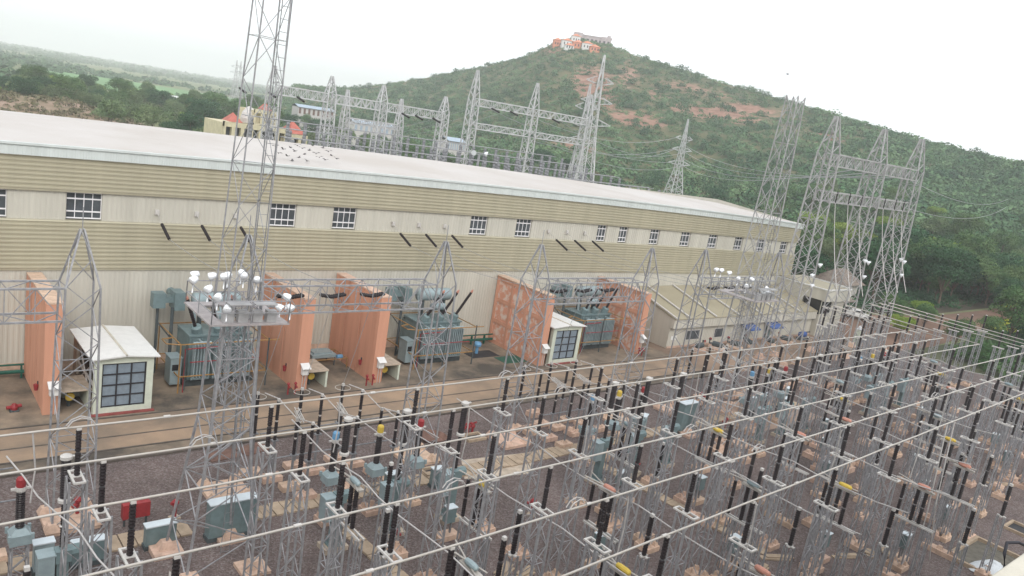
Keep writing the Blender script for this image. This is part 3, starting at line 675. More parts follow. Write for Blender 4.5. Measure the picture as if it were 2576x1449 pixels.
for i, (x, y) in enumerate(FWL[:3]):
    t = thing('pump_shelter', f'low concrete box shelter beside the front of the {WHICH[i]}', 'shelter', (x+.85, y+.15, 0), 0, 'concrete shelters by the fire walls')
    mb = MB(); mb.box(0, 1.75, 0, 2.6, 1.3, 1.42); mb.build('roof_slab', 'conc', t)
    mb = MB(); mb.box(1.55, 1.70, .02, 2.55, 0, 1.3); mb.box(.02, 1.55, 2.4, 2.55, 0, 1.3); mb.build('side_wall', 'palegreen', t)
    t2 = thing('deluge_valve', f'dark valve with yellow handwheel by the {WHICH[i]}', 'valve', (x+1.5, y+1.1, 0), 0, 'deluge valves in the shelters')
    mb = MB(); mb.tube([(0, 0, 0), (0, 0, .95)], .11, 8); mb.lathe(0, 0, [(.22, .35), (.24, .5), (.22, .65)], 10); mb.build('body', 'tdark', t2)
    mb = MB(); mb.lathe(0, 0, [(.26, 0), (.28, .03), (.26, .06)], 12, axis=(0, -1, 0), o=(0, -.3, .75)); mb.tube([(0, 0, .75), (0, -.3, .75)], .03, 6); mb.build('handwheel', 'yel', t2)
# fire hydrant pipes by the walls
for i, (x, y, lab) in enumerate([(24.2, 50.4, 'red hydrant pipes standing in front of the salmon wall by the near mast'), (30.8, 50.5, 'red hydrant pipes standing in front of the third salmon fire wall'), (64.0, 50.8, 'red hydrant pipes beside the last flaking fire wall')]):
    t = thing('fire_hydrant', lab, 'hydrant', (x, y, 0), 0, 'hydrants before the fire walls')
    for k in range(2):
        mb = MB(); q = k*.55; mb.tube([(q, 0, 0), (q, 0, .75), (q+.05, -.02, .85)], .06, 7); mb.tube([(q, 0, .7), (q, -.28, .62)], .07, 7); mb.lathe(q, 0, [(.11, .78), (.13, .84), (.05, .95)], 8); mb.build('standpipe', 'red', t)
M['red_dull'] = mat('worn_red_step', (.24, .06, .055), .8, 0, .2, 2)
# sheds
def pump_shed(x, y, w, d, h, label):
    t = thing('pump_shed', label, 'shed', (x, y, 0)); pw = .42
    mb = MB(); mb.box(0, pw, 0, .4, 0, h); mb.box(w-pw, w, 0, .4, 0, h); mb.box(pw, w-pw, .02, .38, h-.38, h); mb.box(pw, w-pw, .02, .38, 0, .42); mb.build('front_wall', 'palegreen', t)
    mb = MB(); mb.box(0, .2, d-1.0, d, 0, h); mb.box(.2, w-.2, d-.2, d, 0, h); mb.box(w-.2, w, .42, d, 0, h); mb.build('rear_wall', 'conc', t)
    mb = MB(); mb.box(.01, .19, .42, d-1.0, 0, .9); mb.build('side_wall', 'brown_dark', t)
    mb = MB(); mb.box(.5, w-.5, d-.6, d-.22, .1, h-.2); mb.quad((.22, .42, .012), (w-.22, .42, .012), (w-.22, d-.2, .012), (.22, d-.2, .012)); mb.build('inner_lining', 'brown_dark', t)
    mb = MB(); mb.bar((.1, .7, .1), (.1, d-1.0, h-.4), .09); mb.bar((.1, .7, h-.5), (.1, d-1, .5), .07); mb.box(.03, .17, .42, d-1.0, 1.75, 1.85); mb.build('brace', 'plate', t)
    o = .30; ridge = h+.22
    mb = MB(); A = [(-o, -o, h+.05), (w/2, -o, ridge), (w+o, -o, h+.05)]; B = [(a, d, c) for a, b, c in A]
    for q in (0, 1):
        mb.quad(A[q], A[q+1], B[q+1], B[q]); mb.quad(*[(a, b, c-.09) for a, b, c in (B[q], B[q+1], A[q+1], A[q])])
        mb.quad(A[q], (A[q][0], A[q][1], A[q][2]-.09), (A[q+1][0], A[q+1][1], A[q+1][2]-.09), A[q+1])
    mb.quad(A[0], B[0], (B[0][0], B[0][1], B[0][2]-.09), (A[0][0], A[0][1], A[0][2]-.09)); mb.quad(B[2], A[2], (A[2][0], A[2][1], A[2][2]-.09), (B[2][0], B[2][1], B[2][2]-.09))
    mb.quad((.02, .2, h), (w-.02, .2, h), (w/2, .2, ridge-.1))
    r = mb.build('roof', 'white', t); mb = MB(); mb.tube([(w/2, -o, ridge+.01), (w/2, d, ridge+.01)], .07, 6); mb.build('ridge_cap', 'beige', r)
    x0, x1, z0, z1 = pw, w-pw, .42, h-.38
    mb = MB()
    for i in range(4): xx = x0+(x1-x0-.08)*i/3; mb.box(xx, xx+.08, .08, .2, z0, z1)
    for i in range(5): zz = z0+(z1-z0-.08)*i/4; mb.box(x0, x1, .10, .19, zz, zz+.08)
    wf = mb.build('window', 'dark', t); mb = MB(); mb.quad((x0, .16, z0), (x1, .16, z0), (x1, .16, z1), (x0, .16, z1)); mb.build('pane', 'screen', wf)
    mb = MB(); mb.box(-.12, w+.14, -.30, .0, 0, .08); mb.build('step', M['red_dull'], t)
pump_shed(11.25, 50.35, 3.45, 6.2, 3.75, 'pale shed with a white gabled roof and glazed front beside the leftmost fire wall')
pump_shed(51.0, 51.0, 3.8, 6.0, 3.75, 'smaller-looking pale shed with white roof against the flaking fire wall')
# green pipe and kerb runs at the wall foot
for a, b, lab in [((7.9, 3.0), (-6, 3.0), 'dark green fire main along the hall foot left of the leftmost fire wall'), ((15.2, 16.9), (0, 0), 'dark green fire main between the white-roofed shed and first transformer'), ((43.5, 49.4), (0, 0), 'dark green fire main along the hall foot right of the middle transformer')]:
    mb = MB(); x0, x1 = (a if b[0] == 0 else (-6, 8.6)); mb.tube([(x0, 58.0, .45), (x1, 58.0, .45)], .13, 8); mb.tube([(x0, 58.0, .95), (x1, 58.0, .95)], .07, 8)
    for q in range(int((x1-x0)/1.6)+1): mb.box(x0+q*1.6, x0+q*1.6+.1, 57.9, 58.1, 0, .9)
    tag(mb.build('fire_main_pipe', 'greenpipe'), lab, 'pipe')
mb = MB(); mb.box(46.6, 49.3, 52.2, 54.0, .0, .03); tag(mb.build('trench_net', 'greenpipe'), 'dark green netting laid on the ground against the flaking fire wall', 'netting')
t = thing('oil_sump', 'black oil sump cover with a blue vent on top, right of the middle transformer', 'sump', (45.9, 55.1, 0)); mb = MB(); mb.cbox(0, 0, 0, 3.2, 1.7, .05); mb.build('cover', 'dark', t)
mb = MB(); mb.tube([(-.4, .3, .05), (-.4, .3, .8)], .16, 10); mb.lathe(-.4, .3, [(.16, .75), (.36, .8), (.4, 1.0), (.28, 1.18), (.05, 1.22)], 12); mb.build('vent', 'blue', t)
t = thing('oil_sump', 'black oil sump cover on the concrete left of the leftmost fire wall', 'sump', (4.9, 54.2, 0)); mb = MB(); mb.cbox(0, 0, 0, 3.2, 1.7, .05); mb.build('cover', 'dark', t)
t = thing('fallen_hydrant', 'red hydrant valve on the ground at far left before the fire wall', 'hydrant', (7.3, 52.3, 0)); mb = MB(); mb.tube([(-.4, 0, .25), (.4, .1, .3)], .11, 8); mb.lathe(0, 0, [(.2, .1), (.22, .3), (.1, .5)], 9); mb.build('body', 'red', t); mb = MB(); mb.cbox(0, 0, 0, .5, .4, .12); mb.build('base', 'tdark', t)
# ------------------------------------------------------------------ TRANSFORMERS
def transformer(x, y, label, lean):
    """tank 4.2 x 2.6 m; lean = which side the high bushings tip toward"""
    t = thing('power_transformer', label, 'transformer', (x, y, 0)); t.scale = (1.05, 1.03, 1.10)
    mb = MB(); mb.box(-2.4, 2.4, -1.5, 1.5, 0, .35); mb.build('base_rails', 'tdark', t)
    mb = MB(); mb.box(-2.1, 2.1, -1.2, 1.2, .35, 3.3); mb.box(-2.2, 2.2, -1.3, 1.3, 3.3, 3.42)
    for i in range(7): xx = -1.9+i*.63; mb.box(xx-.05, xx+.05, -1.28, 1.28, .5, 3.2)
    mb.build('tank', 'tgrey', t)
    for s, yy in ((0, -1.95), (1, 1.5)):
        for g in range(3):
            mb = MB(); xa = -2.0+g*1.42
            for i in range(6):
                q = xa+i*.2; mb.tube([(q, yy, .7), (q, yy, 3.05)], .075, 6); mb.box(q-.035, q+.035, yy-.24, yy+.24, .75, 3.0)
            mb.tube([(xa-.1, yy, 3.1), (xa+1.1, yy, 3.1)], .09, 7); mb.tube([(xa-.1, yy, .65), (xa+1.1, yy, .65)], .09, 7)
            mb.tube([(xa+.5, yy, 3.1), (xa+.5, yy+(.8 if s == 0 else -.4), 3.1)], .08, 6)
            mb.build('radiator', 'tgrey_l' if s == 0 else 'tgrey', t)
    mb = MB(); mb.lathe(0, 0, [(.05, -.05), (.5, 0), (.52, .1), (.52, 3.1), (.5, 3.2), (.05, 3.25)], 14, axis=(1, 0, 0), o=(-1.5, .55, 5.3))
    c = mb.build('conservator', 'tgrey_l', t, True)
    mb = MB()
    for xx in (-1.0, 1.2): mb.box(xx-.08, xx+.08, .3, .8, 3.4, 4.85)
    mb.build('support', 'tdark', c)
    mb = MB(); mb.lathe(0, 0, [(.05, -.02), (.3, 0), (.3, 1.3), (.05, 1.34)], 12, axis=(1, 0, 0), o=(-.4, -.1, 4.4)); mb.tube([(.3, -.1, 4.4), (.3, .3, 4.9), (.3, .5, 5.0)], .08, 6); mb.tube([(-.2, -.2, 3.4), (-.2, -.1, 4.3)], .1, 7); mb.tube([(-1.4, .1, 3.4), (-1.5, .2, 4.6), (-1.5, .5, 5.2)], .12, 7); mb.build('oil_pipework', 'tgrey_l', t)
    for i in range(3):
        xx = -1.5+i*1.5; yy = -.75
        mb = MB(); mb.lathe(0, 0, [(.34, 0), (.36, .05), (.36, .55), (.28, .62)], 10, axis=(.3*lean, -.35, 1), o=(xx, yy, 3.4)); tr = mb.build('bushing_turret', 'tgrey', t)
        d = Vector((.42*lean, -.30, 1)).normalized(); o = Vector((xx, yy, 3.4))+d*.6
        mb = MB(); mb.sheds(0, 0, 0, 2.25, .13, 9, .14, axis=d, o=o); b = mb.build('bushing', 'porc', tr)
        mb = MB(); mb.lathe(0, 0, [(.09, 0), (.11, .05), (.1, .16), (.03, .3)], 8, axis=d, o=o+d*2.25); mb.build('terminal', 'pink', tr)
    mb = MB(); mb.box(-2.6, -1.9, .9, 2.2, 4.5, 5.7); mb.box(-3.3, -1.6, 1.3, 2.0, 4.95, 5.35); mb.box(-3.9, -3.1, 1.25, 2.05, 4.6, 5.6); mb.tube([(-2.2, 1.6, 5.2), (-2.2, 3.4, 5.2)], .3, 10); mb.build('bus_duct', 'tgrey', t)
    mb = MB(); mb.tube([(-2.7, 1.0, 0), (-2.7, 1.0, 4.7)], .12, 6); mb.tube([(-3.5, 1.6, 0), (-3.5, 1.6, 4.7)], .10, 6); mb.bar((-2.7, 1, 2.6), (-3.5, 1.6, 3.6), .08); mb.build('duct_stand', 'tdark', t)
    k = MB(); k.box(-3.35, -2.65, -1.6, -.4, .25, 2.0); k.box(-3.4, -2.6, -1.65, -.35, 2.0, 2.06); cb = k.build('control_cabinet', 'tgrey_l', t); k = MB(); k.box(-3.25, -2.85, -1.625, -1.6, 1.2, 1.6); k.build('window', 'glass_dark', cb)
    mb = MB()
    for z in (3.25, 1.1):
        P = [(-3.1, -2.6, z), (2.9, -2.6, z), (2.9, 2.3, z), (-3.1, 2.3, z)]
        for i in range(4): mb.tube((P[i], P[(i+1) % 4]), .045, 5)
    mb.tube([(2.9, -2.6, 3.25), (3.7, -2.6, 3.25)], .045, 5); mb.tube([(-3.1, -2.6, 3.25), (-3.9, -2.2, 3.25), (-3.9, -1.2, 3.25), (-3.1, -1, 3.25)], .045, 5)
    for px_, py_ in ((-3.1, -2.6), (-3.1, 2.3)): mb.tube([(px_, py_, 0), (px_, py_, 3.3)], .05, 5)
    mb.build('sprinkler_ring', 'railyel', t)
    mb = MB()
    for px_, py_ in ((2.9, -2.6), (2.9, 2.3), (-.2, -2.6)): mb.tube([(px_, py_, 0), (px_, py_, 3.4)], .06, 5)
    mb.tube([(-2.7, -2.55, .15), (-2.7, -2.55, 3.25)], .05, 5); mb.build('sprinkler_riser', 'tdark', t)
    mb = MB(); mb.tube([(-2.75, -2.5, 0), (-2.75, -2.5, 2.9), (-.5, -2.5, 2.95)], .05, 5); mb.tube([(-2.4, -2.5, 2.0), (2.4, -2.5, 2.0)], .035, 5); mb.build('deluge_pipe', 'red', t)
    return t
transformer(20.3, 55.3, 'blue grey transformer behind the near floodlight mast, bushings tipping left', -1)
transformer(40.0, 55.6, 'blue grey transformer alone between two salmon walls, one black bushing tipping right', 1)
transformer(60.2, 55.6, 'blue grey transformer between the small far shed and the last salmon wall', .5)
t = thing('neutral_equipment', 'low grey equipment frame with a blue motor between two plain salmon walls', 'equipment', (29.6, 56.3, 0))
mb = MB(); mb.box(-1.2, 1.0, -.9, .7, .75, 1.0); mb.box(-.9, .7, -.6, .5, 1.0, 1.12); mb.build('cover', 'tgrey_l', t)
mb = MB(); mb.lathe(0, 0, [(.05, 0), (.18, .02), (.18, .5), (.05, .52)], 10, axis=(1, 0, 0), o=(.9, -1.1, .85)); mb.build('motor', 'blue', t)
mb = MB()
for a, b in ((-1.1, -.8), (.9, -.8), (.9, .6), (-1.1, .6)): mb.tube([(a, b, 0), (a, b, .8)], .05, 5)
mb.build('leg', 'tdark', t)
mb = MB(); P = [(-1.6, -1.5, .8), (1.7, -1.5, .8), (1.7, .9, .8), (-1.6, .9, .8)]
for i in range(4): mb.tube((P[i], P[(i+1) % 4]), .04, 5); mb.tube((P[i], (P[i][0], P[i][1], 0)), .04, 5)
mb.build('guard_rail', 'railyel', t)

# ------------------------------------------------------------------ GANTRIES on the transformer side
def footing(mb, x, y, w, h=.35, stub=True, sx=None):
    sx = sx or w
    mb.cbox(x, y, -.1, sx, w, h+.1)
    if stub:
        for a in (-1, 1):
            for b in (-1, 1): mb.frus(x+a*(sx/2-.22), y+b*(w/2-.22), h, .22, .15, .09)
GY, GZ0, GZ1, GAP = 38.0, 10.35, 11.85, 14.4
def gantry(xa, xb, y, label):
    t = thing('line_gantry', label, 'gantry', ((xa+xb)/2, y, 0), 0); ox = (xa+xb)/2
    for x in (xa-ox, xb-ox):
        mb = MB(); lat_col(mb, x, 0, .3, GZ1, 1.75, 1.40, 9, .095, .045, True)
        lat_col(mb, x, 0, GZ1, GAP, 1.40, .14, 2, .085, .04); mb.tube([(x, 0, GAP), (x, 0, GAP+1.0)], .025, 5); col = mb.build('column', 'steel', t)
        mb = MB(); mb.cbox(x, 0, -.1, 2.25, 2.25, .3)
        for a in (-1, 1):
            for b in (-1, 1): mb.frus(x+a*.875, b*.875, .2, .35, .32, .17)
        mb.build('footing', 'conc_pink', col)
    mb = MB(); lat_beam(mb, (xa-ox+.7, 0, (GZ0+GZ1)/2), (xb-ox-.7, 0, (GZ0+GZ1)/2), .68, (GZ1-GZ0)/2, 10, .10, .045); mb.build('beam', 'steel', t)
    return t
GX = [(-5.0, 7.7), (15.25, 27.5), (35.4, 47.0), (53.9, 65.2)]
GL = ['lattice gantry with a peaked column in front of the white-roofed shed, running off at left', 'lattice gantry whose beam runs right from behind the near floodlight mast', 'lattice gantry spanning before the small far shed and flaking walls', 'lattice gantry in front of the low annexe, behind the far floodlight mast']
for (a, b), l in zip(GX, GL): gantry(a, b, GY, l)
k = 0
for gi, (a, b) in enumerate(GX):
    if gi == 0: continue
    for j in range(3):
        wx = BRX[(gi-1)*3+j]; gx = a+2.75+j*2.55; s = Vector((gx, GY+.75, 10.9)); e = Vector((wx+.02, HY-3.2, 10.35))
        mb = MB(); mb.tube(sag(s, e, .5), .02, 4, cap=False); tag(mb.build('line_wire', 'fine_wire'), f'thin wire from the {ORD[(gi-1)*3+j]} wall insulator to the gantry beam', 'wire', 'wires between hall and gantries')
        mb = MB()
        for q in (0, .22):
            P = [Vector((gx-.75, GY+.55-q, 11.02)), Vector((gx-.1, GY+.5-q, 10.92)), Vector((gx+.75, GY+.55-q, 11.04))]
            for u, v in zip(P[:-1], P[1:]): mb.sheds(0, 0, 0, (v-u).length, .10, 8, .14, axis=v-u, o=u)
        ob = mb.build('strain_insulator', 'porc')
        mb = MB(); mb.tube(sag((gx, GY+.3, 10.95), (17.2+2.65*j+20*(gi-1), 39.5, 5.1), .25, 6), .014, 4, cap=False); tag(mb.build('down_wire', 'fine_wire'), f'thin wire dropping from gantry beam to arrester, {["", "near mast bay", "far shed bay", "annexe bay"][gi]}, {GNAME[j]} of three', 'wire', 'wires dropping to the arresters')
        tag(ob, f'black insulator string on the {["", "near mast gantry", "gantry by the small far shed", "gantry before the annexe"][gi]}, {GNAME[j]} of three', 'insulator', 'insulator strings on the gantries')
for j in range(2):
    gx = -2.4+j*3; s = Vector((gx, GY-.75, 10.7)); d = Vector((0, -1.8, -.35)); mb = MB(); mb.sheds(0, 0, 0, d.length, .12, 8, .16, axis=d, o=s); tag(mb.build('strain_insulator', 'porc'), f'black insulator string on the leftmost gantry, {"outer" if j == 0 else "inner"}', 'insulator', 'insulator strings on the gantries')

# ------------------------------------------------------------------ FLOODLIGHT MASTS
M['steel_mid'] = mat('light_galvanised_steel', (.37, .365, .37), .5, .25, .2, 1.5)
M['grating'] = mat('steel_grating', (.36, .33, .33), .7, .2, .15, 3)
def mast(x, y, label, lampset, tilt=0.0, f=1.0, mt='steel', xb=False):
    t = thing('floodlight_mast', label, 'mast', (x, y, 0)); t.rotation_euler = (R(.55), R(tilt), 0)
    mb = MB(); lat_col(mb, 0, 0, .3, 7.0, 3.0, 1.75, 5, .11, .055, True); lat_col(mb, 0, 0, 7.0, 13.5, 1.75, 1.45, 6, .10, .045, True); lat_col(mb, 0, 0, 13.5, 27.2, 1.45*(1 if f == 1 else 1.15), 1.05*(1 if f == 1 else .9), 8, .058*f, .028*f, True, xb)
    lat_col(mb, 0, 0, 8.0, 13.0, .7, .7, 7, .04, .025, True, True)
    mb.build('tower_frame', mt, t)
    mb = MB()                                                        # climbing ladder
    for a in (-.2, .2): mb.tube([(a+.55, -.45, .5), (a+.45, -.45, 26.5)], .02, 4)
    for i in range(52): z = .6+i*.5; mb.tube([(.35-.1*z/27, -.45, z), (.75-.1*z/27, -.45, z)], .014, 4, cap=False)
    mb.build('ladder', 'steel_dark', t)
    for a in (-1, 1):
        for b in (-1, 1):
            mb = MB(); mb.cbox(a*1.5, b*1.5, -.1, 1.3, 1.3, .3); mb.frus(a*1.5, b*1.5, .2, .35, .36, .2); mb.build('footing', 'conc_pink', t)
    mb = MB(); z = 12.05; o, i = 1.7, 1.12
    mb.box(-o, o, -o, -i, z, z+.07); mb.box(-o, o, i, o, z, z+.07); mb.box(-o, -i, -i, i, z, z+.07); mb.box(i, o, -i, i, z, z+.07)
    pl = mb.build('platform', M['grating'], t)
    mb = MB()
    for q in (-o+.05, 0, o-.05):
        for (a, b) in ((q, -o+.05), (q, o-.05), (-o+.05, q), (o-.05, q)): mb.tube([(a, b, z), (a, b, z+1.05)], .025, 5)
    for h in (.55, 1.05):
        P = [(-o+.05, -o+.05, z+h), (o-.05, -o+.05, z+h), (o-.05, o-.05, z+h), (-o+.05, o-.05, z+h)]
        for k in range(4): mb.tube((P[k], P[(k+1) % 4]), .025, 5)
    mb.build('railing', 'steel', pl)
    mb = MB()
    for k in range(4): mb.cbox(-.9+k*.62, -o+.35, z+.08, .42, .3, .5)
    mb.build('control_gear', 'steel_mid', pl)
    mb = MB()
    for k in range(2): mb.box(-1.0+k*1.1, -.05+k*1.1, -o-.05, -o+.55, z+.9, z+.94)
    mb.build('gear_shade', 'steel_mid', pl)
    for (lx, ly, lz, ang) in lampset:
        d = Vector((math.cos(R(ang)), math.sin(R(ang)), -.45)).normalized(); c = Vector((lx, ly, lz))
        mb = MB(); mb.lathe(0, 0, [(.04, -.22), (.10, -.20), (.155, -.08), (.175, .06), (.165, .12), (.04, .13)], 12, axis=d, o=c)
        mb.tube([(lx, ly, lz-.55), (lx, ly, lz-.15)], .03, 5); mb.build('floodlight', 'lamp', t, True)
def lamps_around(x0, lst): return [(a-x0, b, z, ang) for a, b, z, ang in lst]
LS1 = [(-1.9, .2, 13.5, 200), (-1.65, .9, 13.55, 170), (-1.5, -.5, 13.3, 215), (-1.25, -1.0, 13.1, 235), (-.9, .9, 13.5, 150), (-.5, .5, 13.6, 120), (-.2, .9, 13.55, 100), (.35, .5, 13.65, 80), (.5, 1.2, 13.6, 60), (1.0, .6, 13.45, 45), (2.1, -.3, 12.9, -10), (1.6, -.8, 12.55, -35), (2.15, -.7, 12.5, -60), (-1.0, -1.5, 12.75, 250)]
LS2 = [(-2.0, 2.0, 13.6, 170), (-1.6, 1.8, 13.6, 150), (-1.1, 1.4, 13.5, 130), (-.8, .7, 13.25, 200), (-.9, -.2, 12.9, 220), (.3, .2, 13.3, 330), (.8, -.6, 12.6, 300), (1.1, -.9, 12.55, 320), (1.9, -.2, 12.7, 0), (-.2, -1.3, 12.7, 260)]
mast(12.4, 32.2, 'near tall lattice mast with a cluster of white floodlights on its square platform', LS1, 1.1)
mast(52.4, 32.4, 'far tall lattice mast with white floodlights, in front of the low annexe', LS2, 0.0, 1.3, 'steel_mid', True)

# ------------------------------------------------------------------ TALL GANTRY at right
def tall_gantry(cols, y, label, H=28.4, beams=((23.1, 24.4), (19.1, 20.2)), w0=3.0, wt=1.7, mt='steel', top=.35, f=1.08):
    t = thing('dead_end_gantry', label, 'gantry', (cols[0], y, 0)); ox = cols[0]
    for x in cols:
        mb = MB(); lat_col(mb, x-ox, 0, .2, beams[0][1], w0, wt, 13, .15*f, .055*f, True, True); lat_col(mb, x-ox, 0, beams[0][1], H, wt, top, 4, .13*f, .07*f); mb.build('column', mt, t)
        for a in (-1, 1):
            for b in (-1, 1): mb = MB(); mb.frus(x-ox+a*w0/2, b*w0/2, -.1, .7, .5, .3); mb.build('footing', 'conc_pink', t)
    for a, b in zip(cols[:-1], cols[1:]):
        for z0, z1 in beams:
            mb = MB(); lat_beam(mb, (a-ox+wt*.5, 0, (z0+z1)/2), (b-ox-wt*.5, 0, (z0+z1)/2), .75, (z1-z0)/2, 9, .15*f, .075*f); mb.build('beam', mt, t)
    return t
TG = tall_gantry([82.4, 94.0, 104.6], 45.0, 'three-legged tall lattice gantry with two levels of beams at right, before the dark trees', mt='steel_mid')
mb = MB()
for x, z in ((82.4, 10.8), (82.9, 9.6), (94.2, 12.6), (95.2, 12.4), (95.0, 10.6), (105.2, 12.6), (104.0, 12.9), (105.4, 10.8), (83.6, 12.0)):
    mb.lathe(0, 0, [(.06, -.2), (.22, 0), (.30, .2), (.26, .24)], 10, axis=(.3, -.8, -.4), o=(x-82.4, -1.5, z))
mb.build('floodlight', 'lamp', TG)
# long droppers hanging from the tall gantry
DR = [(85, 20.5, 9, 0), (88, 20.5, 9, 0), (91, 20.5, 9, 0), (97, 20.5, 9.3, 0), (100, 20.5, 9.3, 0), (102.4, 20.5, 9.3, 0)]
for i, (x, za, zb, dx) in enumerate(DR):
    mb = MB(); a = Vector((x, 44.2, za-1.4)); b = Vector((x-1.5, 40.5, zb)); mid = Vector((x+.6, 43.4, 13.5)); pts = []
    for q in range(13):
        u = q/12; pts.append(a*(1-u)**2 + mid*2*u*(1-u) + b*u*u)
    mb.tube(pts, .045, 5, cap=False); tag(mb.build('dropper_cable', 'wire'), f'slack pale dropper cable hanging from the tall right gantry, {ORD[i]} from the left', 'cable', 'droppers of the tall gantry')
    mb = MB(); mb.sheds(0, 0, za-1.4, za-.1, .075, 8, .15); o = mb.build('suspension_insulator', 'porc'); o.location = (x, 44.2, 0); tag(o, f'dark insulator string under the lower beam of the tall right gantry, {ORD[i]} from the left', 'insulator', 'hanging insulators of the tall gantry')

# ------------------------------------------------------------------ ANNEXE and STAIR BLOCK
AX0, AX1, AY = 70.4, 101.9, 52.2
t = thing('annexe', 'low cream annexe with a tan lean-to roof and white roof ribs against the hall', 'building', (AX0, AY, 0)); L = AX1-AX0
mb = MB(); v_ribs(mb, 0, L, 0, 0, 2.55, .3, .03, False); mb.build('front_wall', 'cream', t)
mb = MB(); mb.quad((0, 6.65, 0), (0, 0, 0), (0, 0, 3.7), (0, 6.65, 5.55)); mb.quad((-.05, -.5, 2.45), (-.05, 0, 2.45), (-.05, 0, 3.68), (-.05, -.5, 3.55)); mb.build('side_wall', 'cream', t)
mb = MB(); v_ribs(mb, -.05, L, -.5, 2.45, 3.55, .5, .02, False); mb.quad((-.05, -.5, 2.45), (L, -.5, 2.45), (L, .02, 2.52), (-.05, .02, 2.52)); mb.build('eave_band', 'cream', t)
mb = MB(); mb.quad((-.1, -.6, 3.56), (L, -.6, 3.56), (L, 6.68, 5.57), (-.1, 6.68, 5.57)); mb.quad((-.1, -.6, 3.5), (-.1, 6.68, 5.5), (L, 6.68, 5.5), (L, -.6, 3.5)); mb.quad((-.1, -.6, 3.5), (L, -.6, 3.5), (L, -.6, 3.56), (-.1, -.6, 3.56)); r = mb.build('roof', 'roof_tan', t)
for q in (.1, 2.6, 7.6, 12.4, 17.2, 21.8, 26.6): mb = MB(); mb.tube([(q, -.65, 3.68), (q+.0, 6.6, 5.68)], .11, 6); mb.build('roof_rib', 'plate', r)
for q, w in ((3.2, 2.6), (8.7, 1.8)):
    mb = MB(); mb.box(q, q+w, -.06, .0, .75, 2.0); wn = mb.build('window', 'plate', t); mb = MB(); mb.box(q+.1, q+w-.1, -.075, -.062, .85, 1.9); mb.build('pane', 'glass', wn)
for q in (14.5, 20.0):
    mb = MB(); mb.box(q, q+1.2, -.08, -.04, 0, 2.05); mb.build('door', 'tgrey', t)
    mb = MB(); mb.quad((q-.6, -.05, 2.35), (q+2.1, -.05, 2.35), (q+2.2, -1.35, 1.9), (q-.7, -1.35, 1.9)); mb.quad((q-.6, -.05, 2.31), (q-.7, -1.35, 1.86), (q+2.2, -1.35, 1.86), (q+2.1, -.05, 2.31)); mb.quad((q-.7, -1.35, 1.9), (q+2.2, -1.35, 1.9), (q+2.2, -1.36, 1.72), (q-.7, -1.36, 1.72)); mb.build('awning', 'bluedeep', t)
mb = MB(); mb.box(.5, .95, -.045, -.035, .95, 1.4); mb.box(1.1, 1.5, -.045, -.035, .95, 1.4); mb.build('notice', 'white', t)
mb = MB(); mb.box(-.02, L, -.12, -.04, 0, .22); mb.build('plinth', 'conc_pink', t)
BX0, BX1, BY0, BH = 102.0, 108.3, 51.4, 6.65
t = thing('stair_block', 'tall cream stair block with a dark opening and flat tan roof at the hall end', 'building', (BX0, BY0, 0)); w, d = BX1-BX0, 58.9-BY0
mb = MB()
z0, z1, y0, y1 = 3.05, 5.1, .12, 2.9
mb.quad((0, d, 0), (0, 0, 0), (0, 0, z0), (0, d, z0)); mb.quad((0, d, z1), (0, 0, z1), (0, 0, BH), (0, d, BH)); mb.quad((0, d, z0), (0, y1, z0), (0, y1, z1), (0, d, z1)); mb.quad((0, y0, z0), (0, 0, z0), (0, 0, z1), (0, y0, z1))
mb.quad((0, 0, 0), (w, 0, 0), (w, 0, 3.2), (0, 0, 3.2)); mb.quad((w, 0, 0), (w, d, 0), (w, d, BH), (w, 0, BH)); mb.box(-.08, w+.5, -.5, 0, 5.05, BH); mb.box(w*.45, w, 0, .2, 3.2, 5.05)
mb.build('wall', 'cream', t)
mb = MB(); mb.quad((.35, y0, z0), (.35, y1, z0), (.35, y1, z1), (.35, y0, z1)); mb.quad((0.02, y0, z0), (.35, y0, z0), (.35, y0, z1), (.02, y0, z1)); mb.quad((.02, 0.02, 3.2), (w*.45, .1, 3.2), (w*.45, .1, 5.05), (.02, .02, 5.05)); mb.build('window', 'glass_dark', t)
mb = MB(); mb.box(-.06, -.005, 1.6, 2.6, 0, 1.95); mb.build('door', 'tdark', t)
mb = MB(); mb.quad((.12, -.4, BH+.01), (w+.4, -.4, BH+.01), (w+.4, d, BH+.25), (.12, d, BH+.25)); mb.build('roof', 'roof_tan', t)
mb = MB(); mb.box(-.10, .14, -.55, d, BH-.02, BH+.12); mb.box(.14, w+.5, -.55, -.38, BH-.02, BH+.12); mb.box(w+.38, w+.55, -.38, d, BH-.02, BH+.30); mb.build('parapet', 'white', t)
# hut and flat rusty canopy behind
t = thing('tiled_hut', 'small hut with a weathered hipped roof among the dark trees', 'hut', (141, 69, 0)); mb = MB(); mb.box(-3, 3, -2.5, 2.5, 0, 3.2); mb.build('wall', 'cream', t)
mb = MB(); e = [(-4, -3.5, 3.1), (4, -3.5, 3.1), (4, 3.5, 3.1), (-4, 3.5, 3.1)]; r = [(-1.5, 0, 5.6), (1.5, 0, 5.6)]
mb.quad(e[0], e[1], r[1], r[0]); mb.quad(e[1], e[2], r[1]); mb.quad(e[2], e[3], r[0], r[1]); mb.quad(e[3], e[0], r[0]); mb.quad(*reversed(e)); mb.build('roof', 'thatch', t)
t = thing('vehicle_canopy', 'rusty sheet canopy on posts behind the parked white car', 'canopy', (121.5, 60.2, 0)); mb = MB(); mb.quad((-4, -2.5, 2.6), (5, -2.5, 2.6), (5, 3, 3.1), (-4, 3, 3.1)); mb.quad((-4, -2.5, 2.54), (-4, 3, 3.04), (5, 3, 3.04), (5, -2.5, 2.54))
for q in range(12): mb.box(-4+q*.75, -3.9+q*.75, -2.52, -2.48, 2.5, 2.66)
